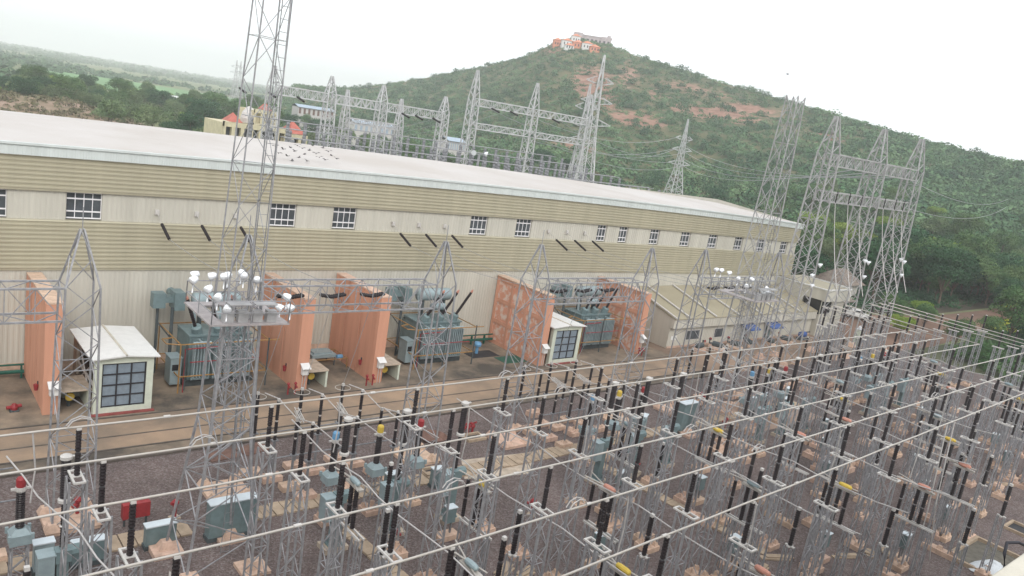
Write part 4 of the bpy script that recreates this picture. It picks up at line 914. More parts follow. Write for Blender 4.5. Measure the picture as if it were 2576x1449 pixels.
mb.build('roof', 'thatch', t); mb = MB()
for a, b in ((-3.8, -2.3), (4.8, -2.3), (4.8, 2.8), (-3.8, 2.8)): mb.tube([(a, b, 0), (a, b, 2.7)], .07, 6)
mb.build('post', 'steel', t)
# parked car
def car(x, y, rz, label):
    t = thing('parked_car', label, 'car', (x, y, .01), rz)
    prof = [(-2.05, .45), (-2.08, .8), (-1.9, .95), (-1.45, 1.0), (-.95, 1.42), (-.1, 1.5), (.55, 1.42), (1.1, 1.02), (1.85, .88), (2.08, .7), (2.08, .42)]
    mb = MB(); W2 = .84; n = len(prof); b = 0
    for s in (-1, 1):
        for px_, pz in prof: mb.v.append((px_, s*W2*(1 if pz < 1.02 else .82), pz))
    mb.f = [tuple(range(n-1, -1, -1)), tuple(range(n, 2*n))] + [(i, i+1, n+i+1, n+i) for i in range(n-1)] + [(n-1, 0, n, 2*n-1)]
    mb.build('body', 'white', t)
    mb = MB()
    for s in (-1, 1):
        mb.quad((-1.2, s*.80, 1.04), (.95, s*.80, 1.04), (.5, s*.715, 1.38), (-.85, s*.715, 1.38))
    mb.quad((1.06, -.7, 1.07), (1.06, .7, 1.07), (.60, .62, 1.42), (.60, -.62, 1.42)); mb.quad((-1.42, .7, 1.05), (-1.42, -.7, 1.05), (-.98, -.62, 1.42), (-.98, .62, 1.42)); mb.build('window', 'glass_dark', t)
    for a in (-1.3, 1.3):
        for s in (-1, 1):
            mb = MB(); mb.lathe(0, 0, [(.2, -.1), (.31, -.09), (.31, .09), (.2, .1)], 12, axis=(0, 1, 0), o=(a, s*.78, .31)); wq = mb.build('wheel', 'rubber', t)
            mb = MB(); mb.lathe(0, 0, [(.05, 0), (.18, .005), (.17, .02)], 8, axis=(0, s, 0), o=(a, s*.88, .31)); mb.build('rim', 'plate', wq)
    for s in (-1, 1): mb = MB(); mb.cbox(2.05, s*.6, .62, .08, .3, .14); mb.build('headlight', 'lamp', t)
    for s in (-1, 1): mb = MB(); mb.cbox(-2.05, s*.62, .72, .08, .24, .16); mb.build('tail_light', 'red', t)
car(125.5, 56.9, R(-65), 'white car parked beyond the tall gantry, behind the stair block')
t = thing('gate_pillar', 'short cream gate pillar with a lamp on top behind the inner bus tubes', 'pillar', (104.6, 46.6, 0)); mb = MB(); mb.cbox(0, 0, 0, .7, .7, 2.3); mb.build('shaft', 'palegreen', t); mb = MB(); mb.cbox(0, 0, 2.3, .85, .85, .12); mb.lathe(0, 0, [(.05, 2.42), (.2, 2.5), (.22, 2.7), (.08, 2.85)], 10); mb.build('lamp', 'lamp', t)
t = thing('motor_skid', 'blue motor and pipework standing by the annexe corner', 'pump', (97.2, 50.6, 0))
mb = MB(); mb.lathe(0, 0, [(.1, -.6), (.38, -.5), (.38, .6), (.1, .7)], 10, axis=(1, 0, 0), o=(0, 0, .75)); mb.build('motor', 'bluedeep', t); mb = MB(); mb.box(-.8, 1.6, -.35, .35, .0, .35); mb.tube([(.9, 0, .35), (.9, 0, 1.0), (1.8, 0, 1.0)], .1, 7); mb.build('skid', 'tdark', t)
for i, (x, y) in enumerate([(74.5, 50.6), (77.6, 50.4), (81.0, 50.2), (84.2, 50.5), (88.6, 50.2), (92.4, 50.2)]):
    t = thing('pump_set', f'rusty pump and valve set along the annexe front, {ORD[i]} from the left', 'pump', (x, y, 0), rng.uniform(0, 3), 'pumps before the annexe')
    mb = MB(); mb.lathe(0, 0, [(.1, -.7), (.32, -.6), (.32, .5), (.1, .6)], 9, axis=(1, 0, 0), o=(0, 0, .6)); mb.tube([(.4, 0, .6), (.9, .2, .6), (.9, .2, 1.1)], .12, 7); mb.build('pump_body', 'tdark', t); mb = MB(); mb.cbox(0, 0, 0, 1.9, .8, .3); mb.build('plinth', 'conc_pink', t)
    mb = MB(); mb.lathe(0, 0, [(.16, 0), (.18, .03), (.16, .06)], 10, axis=(0, -1, 0), o=(.9, 0, 1.05)); mb.build('handwheel', 'red', t)

M['steel_pale'] = mat('pale_galvanised_steel', (.50, .50, .51), .55, .15, .15, 1.0)
# ------------------------------------------------------------------ REAR SWITCHYARD beyond the hall
BYr = 130.0
tall_gantry([54.0, 64.5, 75.0, 89.0], BYr, 'pale lattice gantry beyond the hall roof, left of the hill, with one long beam', 25.0, ((20.4, 21.9),), 2.4, 1.5, 'steel_pale', .3, 1.5)
tall_gantry([95.8, 112.0, 128.5], BYr, 'pale two-beam lattice gantry beyond the hall roof in front of the hill', 31.2, ((24.3, 25.7), (19.7, 20.9)), 2.6, 1.6, 'steel_pale', .3, 1.5)
tall_gantry([72.0, 84], 138.0, 'short pale gantry column pair behind the long rear beam', 23.2, ((17.0, 18.0),), 2.0, 1.3, 'steel_pale', .3, 1.7)
def pylon(x, y, H, arms, w0, label, z=0, rz=0, body='steel_pale', arml=5.0):
    t = thing('transmission_tower', label, 'pylon', (x, y, z), rz)
    mb = MB(); hw = arms[0]*.9; lat_col(mb, 0, 0, 0, hw, w0, w0*.32, 6, .27, .13, True, True); lat_col(mb, 0, 0, hw, H, w0*.32, .25, 7, .20, .10, True, True); mb.build('tower_body', body, t)
    for i, za in enumerate(arms):
        mb = MB(); ln = arml*(1-.12*i); q = w0*.16
        for s in (-1, 1):
            tip = Vector((s*ln, 0, za+.5))
            for yy in (-q, q): mb.tube([(s*q, yy, za), tip], .11, 4); mb.tube([(s*q, yy, za+1.5), tip], .10, 4)
            for f in (.35, .7):
                for yy in (-1, 1): mb.tube([(s*(q+(ln-q)*f), yy*q*(1-f), za+.5*f), (s*(q+(ln-q)*f), yy*q*(1-f), za+1.5-f)], .04, 4)
            mb.tube([(s*(q+.1), -q, za), (s*(q+(ln-q)*.35), q*.65, za+.18)], .04, 4)
        mb.build('cross_arm', body, t)
    return t
pylon(131.5, 131.0, 40.5, [24.5, 29.5, 34.0], 7.0, 'tall pale lattice pylon with three cross arms standing before the hill', rz=R(-35), arml=4.2)
pylon(134.5, 137.0, 34.0, [20, 24, 28], 6.0, 'slimmer lattice pylon directly behind the tallest pylon', rz=R(-35), arml=3.6)
pylon(228, 180, 33.5, [17, 22, 26], 7.0, 'smaller lattice pylon with cross arms at the far hall end', rz=R(-20), arml=4.6)
pylon(205, 560, 34, [20, 25, 29], 7, 'faint distant pylon above the wood, left of the yellow villa', arml=5)
pylon(245, 660, 36, [20, 26, 31], 7, 'fainter distant pylon close to the horizon beyond the wood', arml=5)
# conductors between the rear structures
def wire(a, b, r, s, label, name='line_wire', m='fine_wire', n=14, group='overhead conductors behind the hall'):
    mb = MB(); mb.tube(sag(a, b, s, n), r, 4, cap=False); return tag(mb.build(name, m), label, 'wire', group)
for i in range(6):
    y = BYr-.4; x = 98+i*5.2
    wire((x, y, 20.0 if i % 2 else 24.5), (228+(-4.5 if i < 3 else 4.5)*math.cos(R(-20)), 180, [17.5, 22.5, 26.5][i % 3]), .075, 3.0+i*.4, f'overhead conductor from the two-beam rear gantry toward the smaller pylon, {ORD[i]} of six')
for i in range(4): wire((227, 180, 18+i*2.3), (90+i*4, 45.2, 23.2), .07, 3.5, f'long overhead conductor from the smaller pylon to the tall right gantry, {ORD[i]} of four')
for i in range(3): wire((131, 131, 25+i*4.6), (330, 330, 62+i*3), .065, 5, f'conductor climbing from the tallest pylon over the hillside, {["lowest", "middle", "highest"][i]}')
for i in range(3): wire((98+i*4, BYr+.4, 24.6), (70+i*3, BYr+40, 9), .035, 2, f'slack conductor running back from the upper rear beam, {ORD[i]} of three')
for i in range(2): wire((104.6, 45, 19.5+i*3.5), (300, 96, 21+i*3), .05, 2.5, f'wire leaving the tall gantry toward the right edge, {["lower", "upper"][i]}')
for i in range(9):
    x = (48, 53, 58, 79, 82, 86, 100, 105, 117)[i]; z = 20.5 if i < 6 else 24.3
    mb = MB(); d = Vector((.1, -1, -.25)); mb.sheds(0, 0, 0, 2.4, .2, 7, .3, axis=d, o=(x, BYr-.9, z)); tag(mb.build('strain_insulator', 'porc'), f'dark insulator string on the rear switchyard beams, {ORD[i]} from the left', 'insulator', 'insulators of the rear switchyard')
# ranks of grey posts and pipes seen over the roof
mb = MB(); lat_col(mb, 0, 0, 0, 6.5, 1.0, .8, 6, .22, .12); mb.cbox(0, 0, 6.5, 1.4, .5, .18)
rp = thing('post_support', '', 'support'); mb.build('column', 'steel_pale', rp); mb = MB(); mb.sheds(0, 0, 6.65, 9.2, .32, 7, .3); mb.build('post_insulator', 'steel_dark', rp)
n = 0
for j in range(4):
    for i in range(32):
        x, y = 47+i*2.9+rng.uniform(-.5, .5), 98+j*7.5
        if x > 120-j*2: continue
        o = rp if n == 0 else copy_tree(rp, (x, y, 0)); o.location = (x, y, 0); n += 1; s = 1.52+.09*j; o.scale = (1, 1, s)
        tag(o, f'grey post support in the rear switchyard, seen over the hall roof', 'support', 'posts of the rear switchyard')
    for q in range(2):
        mb = MB(); z = 9.3*(1.52+.09*j); mb.tube([(46, 98+j*7.5+q*1.2, z), (118-j*2, 98+j*7.5+q*1.2, z)], .055, 6); tag(mb.build('rear_bus_tube', 'steel'), f'grey bus tube over the rear posts, {ORD[j*2+q]} row from the hall', 'bus tube', 'bus tubes of the rear switchyard')
pylo = U(1205, 388, 'Y', 112); t = thing('floodlight_post', 'small lamp post with two white floodlights over the hall roof, by the two-beam gantry', 'lamp post', (pylo.x, 112, 0)); mb = MB(); mb.tube([(0, 0, 0), (0, 0, pylo.z)], .25, 6); mb.box(-1.6, 1.6, -.1, .1, pylo.z-.1, pylo.z); mb.build('pole', 'steel', t)
for s in (-1.3, 1.3): mb = MB(); mb.lathe(0, 0, [(.1, -.3), (.4, 0), (.5, .3)], 9, axis=(s, -1, -.3), o=(s, -.2, pylo.z+.2)); mb.build('floodlight', 'lamp', t)
# ---- villa, blue sheds, hill temple
VY = 150.0; a = U(556, 345, 'Y', VY); b = U(768, 358, 'Y', VY); vx0, vx1 = a.x, b.x
t = thing('yellow_villa', 'pale yellow two-storey building with red hipped roofs beyond the hall', 'building', (vx0, VY, 0)); t.scale = (1, 1, 1.13); w = vx1-vx0
def facade(mb, x0, x1, z0, z1, y, nx, nz, d=.4, fx=.62, fz=.6):
    """wall of open bays: piers and bands standing proud of the dark recess"""
    px_ = (x1-x0)/nx; pz = (z1-z0)/nz
    for i in range(nx+1): mb.box(max(x0, x0+i*px_-px_*(1-fx)/2), min(x1, x0+i*px_+px_*(1-fx)/2), y-d, y, z0, z1)
    for k in range(nz+1): mb.box(x0, x1, y-d+.03, y-.02, max(z0, z0+k*pz-pz*(1-fz)/2), min(z1, z0+k*pz+pz*(1-fz)/2))
mb = MB(); mb.box(0, w*.72, 0, 10, 0, 11.9); facade(mb, 0, w*.72, 0, 12.2, -.3, 7, 3, 1.0); mb.box(w*.72, w, .5, 9, 0, 11.2); facade(mb, w*.72, w, 0, 11.4, .2, 3, 3, 1.0); mb.box(w*.36, w*.62, 1, 9, 11.9, 14.6); facade(mb, w*.36, w*.62, 11.9, 14.8, .7, 3, 1, .6); mb.build('wall', 'pale_yellow', t)
mb = MB()
for x0, x1, z in ((.6, w*.72-.6, 12.1), ): 
    for q in range(3): mb.box(x0, x1, -.08, -.02, 1+q*4.06, 3.4+q*4.06)
mb.box(w*.72+.3, w-.3, .42, .48, 1, 10.8); mb.build('window', 'glass', t)
def hip(mb, x0, x1, y0, y1, z, h):
    c = ((x0+x1)/2, (y0+y1)/2, z+h); e = [(x0, y0, z), (x1, y0, z), (x1, y1, z), (x0, y1, z)]
    for i in range(4): mb.quad(e[i], e[(i+1) % 4], c)
    mb.quad(*reversed(e))
mb = MB(); hip(mb, w*.06, w*.21, -1.0, 3.4, 12.25, 1.5); mb.build('roof', 'roof_red', t)
mb = MB(); hip(mb, w*.77, w*.99, -.4, 5, 11.5, 2.1); mb.build('roof', 'roof_red', t)
mb = MB(); hip(mb, w*.52, w*.61, 2, 6, 14.8, 1.3); mb.build('roof', 'roof_red', t)
mb = MB(); mb.lathe(w*.36, 3, [(1.5, 12.2), (1.6, 13.0), (1.3, 14.0), (.6, 14.8), (.1, 15.1)], 14); mb.build('dome', 'plate', t)
mb = MB(); mb.box(-.6, w*.73, -1.6, -.9, 8.1, 8.8); mb.build('balcony', 'plate', t)
for px0, py0, px1, py1, Y, lab, h in [(752, 258, 842, 282, 400, 'long blue-roofed shed half hidden by rear trees, left of the rear gantries', 4.5), (893, 294, 995, 323, 300, 'blue and white striped sheds behind the long rear beam', 4.0), (1130, 346, 1172, 354, 260, 'low blue shed between the two rear gantries', 3.5)]:
    a = U(px0, py0, 'Y', Y); b = U(px1, py1, 'Y', Y); w = b.x-a.x; zt = (a.z+b.z)/2; zt = max(zt, 3)
    t = thing('blue_shed', lab, 'shed', (a.x, Y, 0)); mb = MB(); mb.box(0, w, 0, 8, 0, zt-1.2); mb.build('wall', 'plate', t)
    mb = MB()
    for q in range(8): mb.box(w*(q+.15)/8, w*(q+.6)/8, -.1, -.01, zt-4.5, zt-1.6)
    mb.build('door', 'rust' if Y == 400 else 'blue_roof', t)
    for q in range(7): plant(['mid', 'dark2', 'bush'][q % 3], a.x+w*(q-.3)/5.5, Y-14-(q % 2)*5, 0, .78*(zt-2.2)/[9.5, 9, 3.2][q % 3], f'tree standing in front of the {lab}'.replace(' half hidden by rear trees', '').replace(' behind the long rear beam', '').split(',')[0], 'trees before the blue sheds')
    mb = MB(); mb.quad((-.5, -.8, zt-1.1), (w+.5, -.8, zt-1.1), (w+.5, 4, zt+.3), (-.5, 4, zt+.3)); mb.quad((-.5, 4, zt+.3), (w+.5, 4, zt+.3), (w+.5, 8.8, zt-1.1), (-.5, 8.8, zt-1.1)); mb.build('roof', 'blue_roof', t)
def on_hill(px, py, r):
    d = FW + ((px-1287.5)/F_PX)*RT - ((py-724.5)/F_PX)*UP; az = math.atan2(d.x, d.y); return Vector((r*math.sin(az), r*math.cos(az), hz(r*math.sin(az), r*math.cos(az)))), az
c, az = on_hill(1485, 100, 708)
t = thing('hilltop_fort', 'long grey stone walls crowning the top of the hill', 'fort', c, -az)
mb = MB(); mb.box(-15, 18, -3, 4, -6, 6.4); mb.box(-15, -7, -4, 3, -6, 8.0); mb.box(9, 18, -4, 3, -6, 7.4); mb.build('wall', 'lilac', t); mb = MB(); 
for q in range(9): mb.box(-14+q*3.6, -12.2+q*3.6, -4.06 if (q < 2 or q > 6) else -3.06, -3.9 if (q < 2 or q > 6) else -2.95, 1.5, 4)
mb.build('window', 'glass_dark', t); mb = MB(); mb.box(-15.5, 18.5, -3.4, 4.4, 6.4, 6.9); mb.box(14, 17, -3.5, 0, 7.4, 9); mb.build('parapet', 'lilac', t)
for i, (px, py, r, w, h, wm, lab) in enumerate([(1402, 104, 690, 7, 4.5, 'terracotta', 'orange house at the left end of the hilltop temple cluster'), (1425, 112, 680, 9, 4, 'white', 'white house with orange roof in the hilltop cluster, second from left'), (1446, 108, 690, 7, 4.5, 'white', 'white house behind the middle of the hilltop cluster'), (1452, 120, 670, 9, 4, 'terracotta', 'orange-walled house at the centre of the hilltop cluster'), (1475, 122, 668, 9, 4.2, 'white', 'white and orange house right of centre in the hilltop cluster'), (1494, 128, 660, 8, 3.6, 'terracotta', 'orange house at the lower right of the hilltop cluster'), (1430, 122, 664, 7, 3, 'white', 'small white house lowest in the hilltop cluster')]):
    c, az = on_hill(px, py, r); t = thing('temple_house', lab, 'house', c, -az+.2, 'houses of the hilltop temple')
    mb = MB(); mb.box(-w/2, w/2, -3, 3, -5, h); mb.build('wall', wm, t); mb = MB(); hip(mb, -w/2-.6, w/2+.6, -3.6, 3.6, h+.02, 2.2); mb.build('roof', 'terracotta', t)
    mb = MB()
    for q in (-.3, 0, .3): mb.box(w*q-.5, w*q+.5, -3.05, -2.97, .8, 2.6)
    mb.build('window', 'glass_dark', t)
# bank fence
mb = MB(); pts = [(px, py) for px, py in ((100, 250), (160, 258), (220, 266), (270, 279), (320, 293))]; W3 = []
for px, py in pts: q = U(px, py, 'Y', 300); W3.append(q)
for a, b in zip(W3[:-1], W3[1:]):
    k = 9
    for i in range(k): p = a.lerp(b, i/k); mb.tube([(p.x, p.y, p.z-2.5), (p.x, p.y, p.z)], .10, 4)
    for dz in (-.1, -.8): mb.tube([(a.x, a.y, a.z+dz), (b.x, b.y, b.z+dz)], .05, 4)
tag(mb.build('bank_fence', 'steel'), 'grey post fence along the top of the reddish bank at far left', 'fence')
p = U(428, 243, 'Y', 420); t = thing('white_shed', 'tiny white roof lying in the wood beyond the hall', 'shed', (p.x, 420, 0)); mb = MB(); mb.box(-4, 4, -3, 3, 0, p.z-.6); mb.build('wall', 'cream', t); mb = MB(); mb.quad((-4.6, -3.6, p.z-.6), (4.6, -3.6, p.z-.6), (4.6, 3.6, p.z+.6), (-4.6, 3.6, p.z+.6)); mb.build('roof', 'white', t)
# ------------------------------------------------------------------ THE YARD
def wy(x, y): return y + float(np.interp(y, [12, 13.6, 16.55, 19.65, 23.05, 26.05, 28.9, 36], [.046, .042, .033, .024, .02, .011, .006, 0]))*(x-6)
BZ = 9.0
BUS = [(28.9, 75.2), (26.05, 77.5), (23.05, 80.0), (19.65, 85.5), (16.55, 88.0), (13.6, 90.4)]
for i, (y, xe) in enumerate(BUS):
    mb = MB(); pts = [(x, wy(x, y), BZ - .03*math.sin((x-6)/7.0*math.pi)**2) for x in stations(-16, xe, 3.5)]
    mb.tube(pts, .041, 8); ye = 37.8; mb.tube([(xe, wy(xe, y)-.10, BZ+.005), (xe, ye, BZ+.005)], .041, 8); 
    o = mb.build('bus_tube', 'alu', None, True); tag(o, f'long pale bus tube, {ORD[i]} from the hall, turning back at its far end', 'bus tube', 'main bus tubes')
    mb = MB()
    for x in stations(-9+i*.4, xe-3, 9.3): mb.tube([(x-.12, wy(x, y), BZ), (x+.12, wy(x, y), BZ)], .06, 8)
    mb.build('sleeve', 'plate', o)
    if i in (0, 1, 3, 4):                                     # expansion loops on top of the tube
        for x in ((6.1+i*3.4), 26.1+i*1.5, 46+i*2):
            y2 = wy(x, y); mb = MB()
            for s in (-.09, .09): mb.tube([(x-.45, y2+s, BZ+.05), (x-.3, y2+s, BZ+.26), (x, y2+s, BZ+.36), (x+.3, y2+s, BZ+.26), (x+.45, y2+s, BZ+.05)], .022, 5)
            mb.build('expansion_loop', 'wire', o)
# post supports of the bus tubes
P0 = thing('bus_support', '', 'bus support')
mb = MB(); lat_col(mb, 0, 0, .3, 6.98, .70, .56, 9, .088, .034); mb.build('column', 'steel', P0)
mb = MB(); footing(mb, 0, 0, 1.02, .30); mb.build('footing', 'conc_pink', P0)
mb = MB()
for q in (-.17, .17): mb.box(q-.035, q+.035, -.56, .56, 7.0, 7.07)
for q in (-.56, .48): mb.box(-.135, .135, q, q+.08, 7.004, 7.066)
mb.cbox(0, 0, 7.07, .28, .28, .03); mb.build('mounting_plate', 'plate', P0)
for z0, z1 in ((7.10, 7.99), (8.05, 8.88)):
    mb = MB(); mb.sheds(0, 0, z0, z1, .108, 10, .105); mb.build('insulator', 'porc', P0)
mb = MB(); mb.box(-.08, .08, -.07, .07, 8.88, 8.96); mb.build('clamp', 'plate', P0)
XS = [-.8, 6.4, 13.6, 20.9, 26.6, 33.9, 41.1, 46.6, 53.9, 61.1, 66.7, 73.9, 81.0, 86.4]
first = True
for i, (y, xe) in enumerate(BUS):
    n = 0
    for x in XS:
        xx = x + (i-2)*.18 + (0 if i < 3 else .1)
        if xx > xe-1 or (x < 0 and i > 2): continue
        lab = f'post insulator under bus tube {["one", "two", "three", "four", "five", "six"][i]} from the hall, {ORD[n]} from the left'; n += 1
        loc = (xx, wy(xx, y), 0)
        if first: first = False; P0.location = loc; P0['label'] = lab; P0['group'] = 'bus supports under the tubes'
        else: copy_tree(P0, loc, 0, lab, 'bus supports under the tubes')
    for j, yy in enumerate((33.2, 37.3)):
        copy_tree(P0, (xe, yy + (i % 3)*.15, 0), 0, f'post insulator at the turned-back end of bus tube {["one", "two", "three", "four", "five", "six"][i]}, {"nearer half" if j == 0 else "farther half"}', 'bus supports under the tubes')
# extra supports at the far right end of the yard
for j in range(3):
    for i in range(4):
        x = 93.5+i*3.0; y = 33-j*6.2-i*.5; copy_tree(P0, (x, y, 0), 0, f'post support at the far right end, {ORD[j]} row from the hall, {ORD[i]} along', 'end block of supports')

# isolators with coloured drive drums
def isolator_proto():
    t = thing('isolator', '', 'isolator')
    for s in (-.75, .75):
        mb = MB(); lat_col(mb, 0, s, .3, 3.75, .38, .34, 5, .072, .026); c = mb.build('column', 'steel', t)
    mb = MB(); mb.cbox(0, 0, -.1, .62, 2.0, .42)
    for q in (-.8, 0, .8): mb.frus(0, q, .32, .2, .17, .11)
    mb.build('footing', 'conc_pink', t)
    mb = MB(); mb.box(-.15, -.08, -1.1, 1.1, 3.75, 3.84); mb.box(.08, .15, -1.1, 1.1, 3.75, 3.84); mb.build('base_frame', 'plate', t)
    for k, q in enumerate((-.22, .22)):
        mb = MB(); mb.sheds(0, q, 3.9, 4.82, .115, 9, .11); mb.sheds(0, q, 4.9, 5.8, .115, 9, .11); mb.build('insulator', 'porc', t)
    mb = MB(); mb.sheds(.0, 1.0, 3.9, 4.8, .10, 9, .11); mb.sheds(.0, 1.0, 4.88, 5.75, .10, 9, .11); mb.build('insulator', 'porc', t)
    mb = MB(); mb.box(-.12, .12, -.6, .6, 5.8, 5.9); mb.tube([(0, 1.0, 5.78), (0, 1.0, 5.95), (0, .3, 6.0)], .035, 6); mb.tube([(-.25, -.7, 5.95), (.4, 1.6, 6.05)], .03, 5); mb.tube([(.3, -.6, 5.95), (-.3, 1.4, 6.1)], .03, 5); mb.build('contact_arm', 'alu', t)
    mb = MB(); mb.lathe(0, 0, [(.05, -.36), (.11, -.31), (.135, -.14), (.135, .14), (.11, .31), (.05, .36)], 10, axis=(0, 1, 0), o=(0, 0, 6.04)); dr = mb.build('drive_drum', 'yel', t)
    mb = MB(); mb.tube([(.28, -.4, 1.0), (.28, -.4, 3.8)], .025, 5); mb.build('drive_rod', 'steel', t)
    return t
I0 = isolator_proto()
DRUM = {}
def recolour(t, m):
    for c in t.children:
        if c.name.startswith('drive_drum') and m != 'yel':
            if m not in DRUM:
                me = c.data.copy(); me.materials.clear(); me.materials.append(M[m]); DRUM[m] = me
            c.data = DRUM[m]
CN = {'yel': 'yellow', 'pink': 'faded red', 'blue': 'pale blue', 'tgrey_l': 'pale blue grey'}
ISO = [(1.6, 24.3, 'yel', 'left edge bay, upper line'), (7.3, 21.6, 'pink', 'left edge bay, upper line'), (8.0, 14.6, 'pink', 'left edge bay, lower line'),
       (16.3, 26.6, 'tgrey_l', 'near mast bay, first from the hall'), (21.5, 24.3, 'yel', 'near mast bay, second from the hall'), (27.1, 21.6, 'pink', 'near mast bay, third from the hall'), (17.2, 19.3, 'tgrey_l', 'near mast bay, lower line'), (22.5, 16.5, 'yel', 'near mast bay, lower line'), (28.0, 13.8, 'pink', 'near mast bay, lower line'),
       (34.4, 27.0, 'tgrey_l', 'far shed bay, upper line'), (39.7, 24.4, 'yel', 'far shed bay, upper line'), (45.1, 22.0, 'pink', 'far shed bay, upper line'), (35.1, 18.9, 'tgrey_l', 'far shed bay, lower line'), (40.4, 16.6, 'yel', 'far shed bay, lower line'), (45.4, 14.5, 'pink', 'far shed bay, lower line'),
       (51.6, 22.3, 'pink', 'annexe bay, upper line'), (56.0, 24.8, 'yel', 'annexe bay, upper line'), (60.6, 27.5, 'tgrey_l', 'annexe bay, upper line'), (52.1, 14.8, 'pink', 'annexe bay, lower line'), (56.4, 17.3, 'yel', 'annexe bay, lower line'), (61.1, 20.0, 'tgrey_l', 'annexe bay, lower line'),
       (71.4, 23.0, 'pink', 'far end bay, upper line'), (75.8, 25.5, 'yel', 'far end bay, upper line'), (80.4, 28.0, 'tgrey_l', 'far end bay, upper line'), (71.9, 16.8, 'pink', 'far end bay, lower line'), (76.2, 19.0, 'yel', 'far end bay, lower line'), (81.0, 21.5, 'tgrey_l', 'far end bay, lower line')]
for n, (x, y, c, lab) in enumerate(ISO):
    lb = f'isolator with a {CN[c]} drum, {lab}'
    if n == 0: t = I0; t.location = (x, y, 0); t['label'] = lb; t['group'] = 'isolators in the yard'
    else: t = copy_tree(I0, (x, y, 0), 0, lb, 'isolators in the yard')
    recolour(t, c)
    # second supporting stack standing off to the side
for n, (x, y, c, lab) in enumerate(ISO):
    pass
# fixed contact posts that face each isolator
F0 = thing('contact_post', '', 'post insulator')
mb = MB(); lat_col(mb, 0, 0, .3, 3.9, .42, .36, 5, .072, .026); mb.build('column', 'steel', F0)
mb = MB(); footing(mb, 0, 0, .62, .30, False, 1.3)
for q in (-.45, .45): mb.frus(q, 0, .30, .2, .17, .11)
mb.build('footing', 'conc_pink', F0)
mb = MB(); mb.box(-.22, .22, -.07, .07, 3.9, 3.97); mb.box(-.07, .07, -.24, .24, 3.905, 3.965); mb.build('mounting_plate', 'plate', F0)
mb = MB(); mb.sheds(0, 0, 3.98, 4.9, .12, 9, .11); mb.sheds(0, 0, 4.98, 5.9, .12, 9, .11); mb.build('insulator', 'porc', F0)
mb = MB(); mb.cbox(0, 0, 5.9, .16, .16, .14); mb.build('clamp', 'plate', F0)
first = True
for n, (x, y, c, lab) in enumerate(ISO):
    for q, (dx, dy, nm) in enumerate(((.1, -2.6, 'yard side'), (2.4, 1.0, 'right hand side'))):
        if q == 1 and n % 3: continue
        lb = f'post insulator {["before", "right of"][q]} the {CN[c].replace("pale blue grey", "grey").replace("faded ", "")} drum isolator, {lab}'
        if first: first = False; F0.location = (x+dx, y+dy, 0); F0['label'] = lb; F0['group'] = 'contact posts beside the isolators'
        else: copy_tree(F0, (x+dx, y+dy, 0), 0, lb, 'contact posts beside the isolators')
# mechanism boxes on short stands
K0 = thing('mechanism_box', '', 'control box')
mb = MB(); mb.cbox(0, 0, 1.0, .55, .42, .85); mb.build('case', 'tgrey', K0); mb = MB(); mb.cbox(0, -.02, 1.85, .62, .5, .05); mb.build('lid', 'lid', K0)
mb = MB()
for q in (-.18, .18): mb.box(q-.04, q+.04, -.05, .05, .2, 1.0)
mb.build('stand', 'steel_dark', K0); mb = MB(); mb.cbox(0, 0, -.1, 1.25, .65, .4); mb.build('footing', 'conc_pink', K0)
BOXES = [(43.0, 18.0), (48.2, 15.6), (55.5, 16.1), (37.0, 20.2), (41.6, 26.0), (23.9, 29.2), (29.8, 23.7), (30.2, 16.0), (19.6, 20.9), (24.4, 18.0), (36.8, 28.6), (53.9, 23.8), (58.4, 26.4), (63.0, 29.0), (58.7, 18.8), (63.4, 21.4), (73.6, 24.6), (78.1, 27.1), (74.1, 18.2), (78.4, 20.6), (9.6, 23.2), (4.0, 25.8)]
for n, (x, y) in enumerate(BOXES):
    d = min(ISO, key=lambda s: math.hypot(s[0]-x, s[1]-y)); lb = f'grey mechanism box near the {CN[d[2]].replace("pale blue grey", "grey")} drum isolator, {d[3]}'
    if n in (5, 10): lb = ['grey mechanism box on a short stand by the near mast bay breakers', 'grey mechanism box on a short stand by the far shed bay breakers'][n == 10]
    if n == 0: K0.location = (x, y, 0); K0['label'] = lb; K0['group'] = 'mechanism boxes in the yard'
    else: copy_tree(K0, (x, y, 0), 0, lb, 'mechanism boxes in the yard')
# cross conductors at isolator level
CW = [(4.4, 8.1, 33, 13.5), (16.2, 16.9, 33, 13.5), (21.4, 22.4, 33, 12.8), (26.2, 27.2, 33, 12.8), (34.6, 35.2, 32, 13.2), (39.3, 40.2, 32, 13.2), (44.4, 45.2, 32, 13.0), (51.5, 52.0, 32, 14.5), (56.0, 56.5, 32, 15.0), (60.6, 61.1, 32, 16), (71.6, 72.0, 32, 16), (76.0, 76.4, 32, 17), (80.6, 81.1, 32, 19)]
for n, (xa, xb, ya, yb) in enumerate(CW):
    mb = MB(); k = 12; pts = []
    for i in range(k+1):
        u = i/k; pts.append((xa+(xb-xa)*u + .05*math.sin(i*2.1), ya+(yb-ya)*u, 6.25-.22*abs(math.sin(u*math.pi*3))))
    mb.tube(pts, .03, 6); tag(mb.build('cross_conductor', 'wire'), f'sagging pale conductor crossing below the bus tubes, {ORD[n]} from the left', 'conductor', 'cross conductors in the yard')
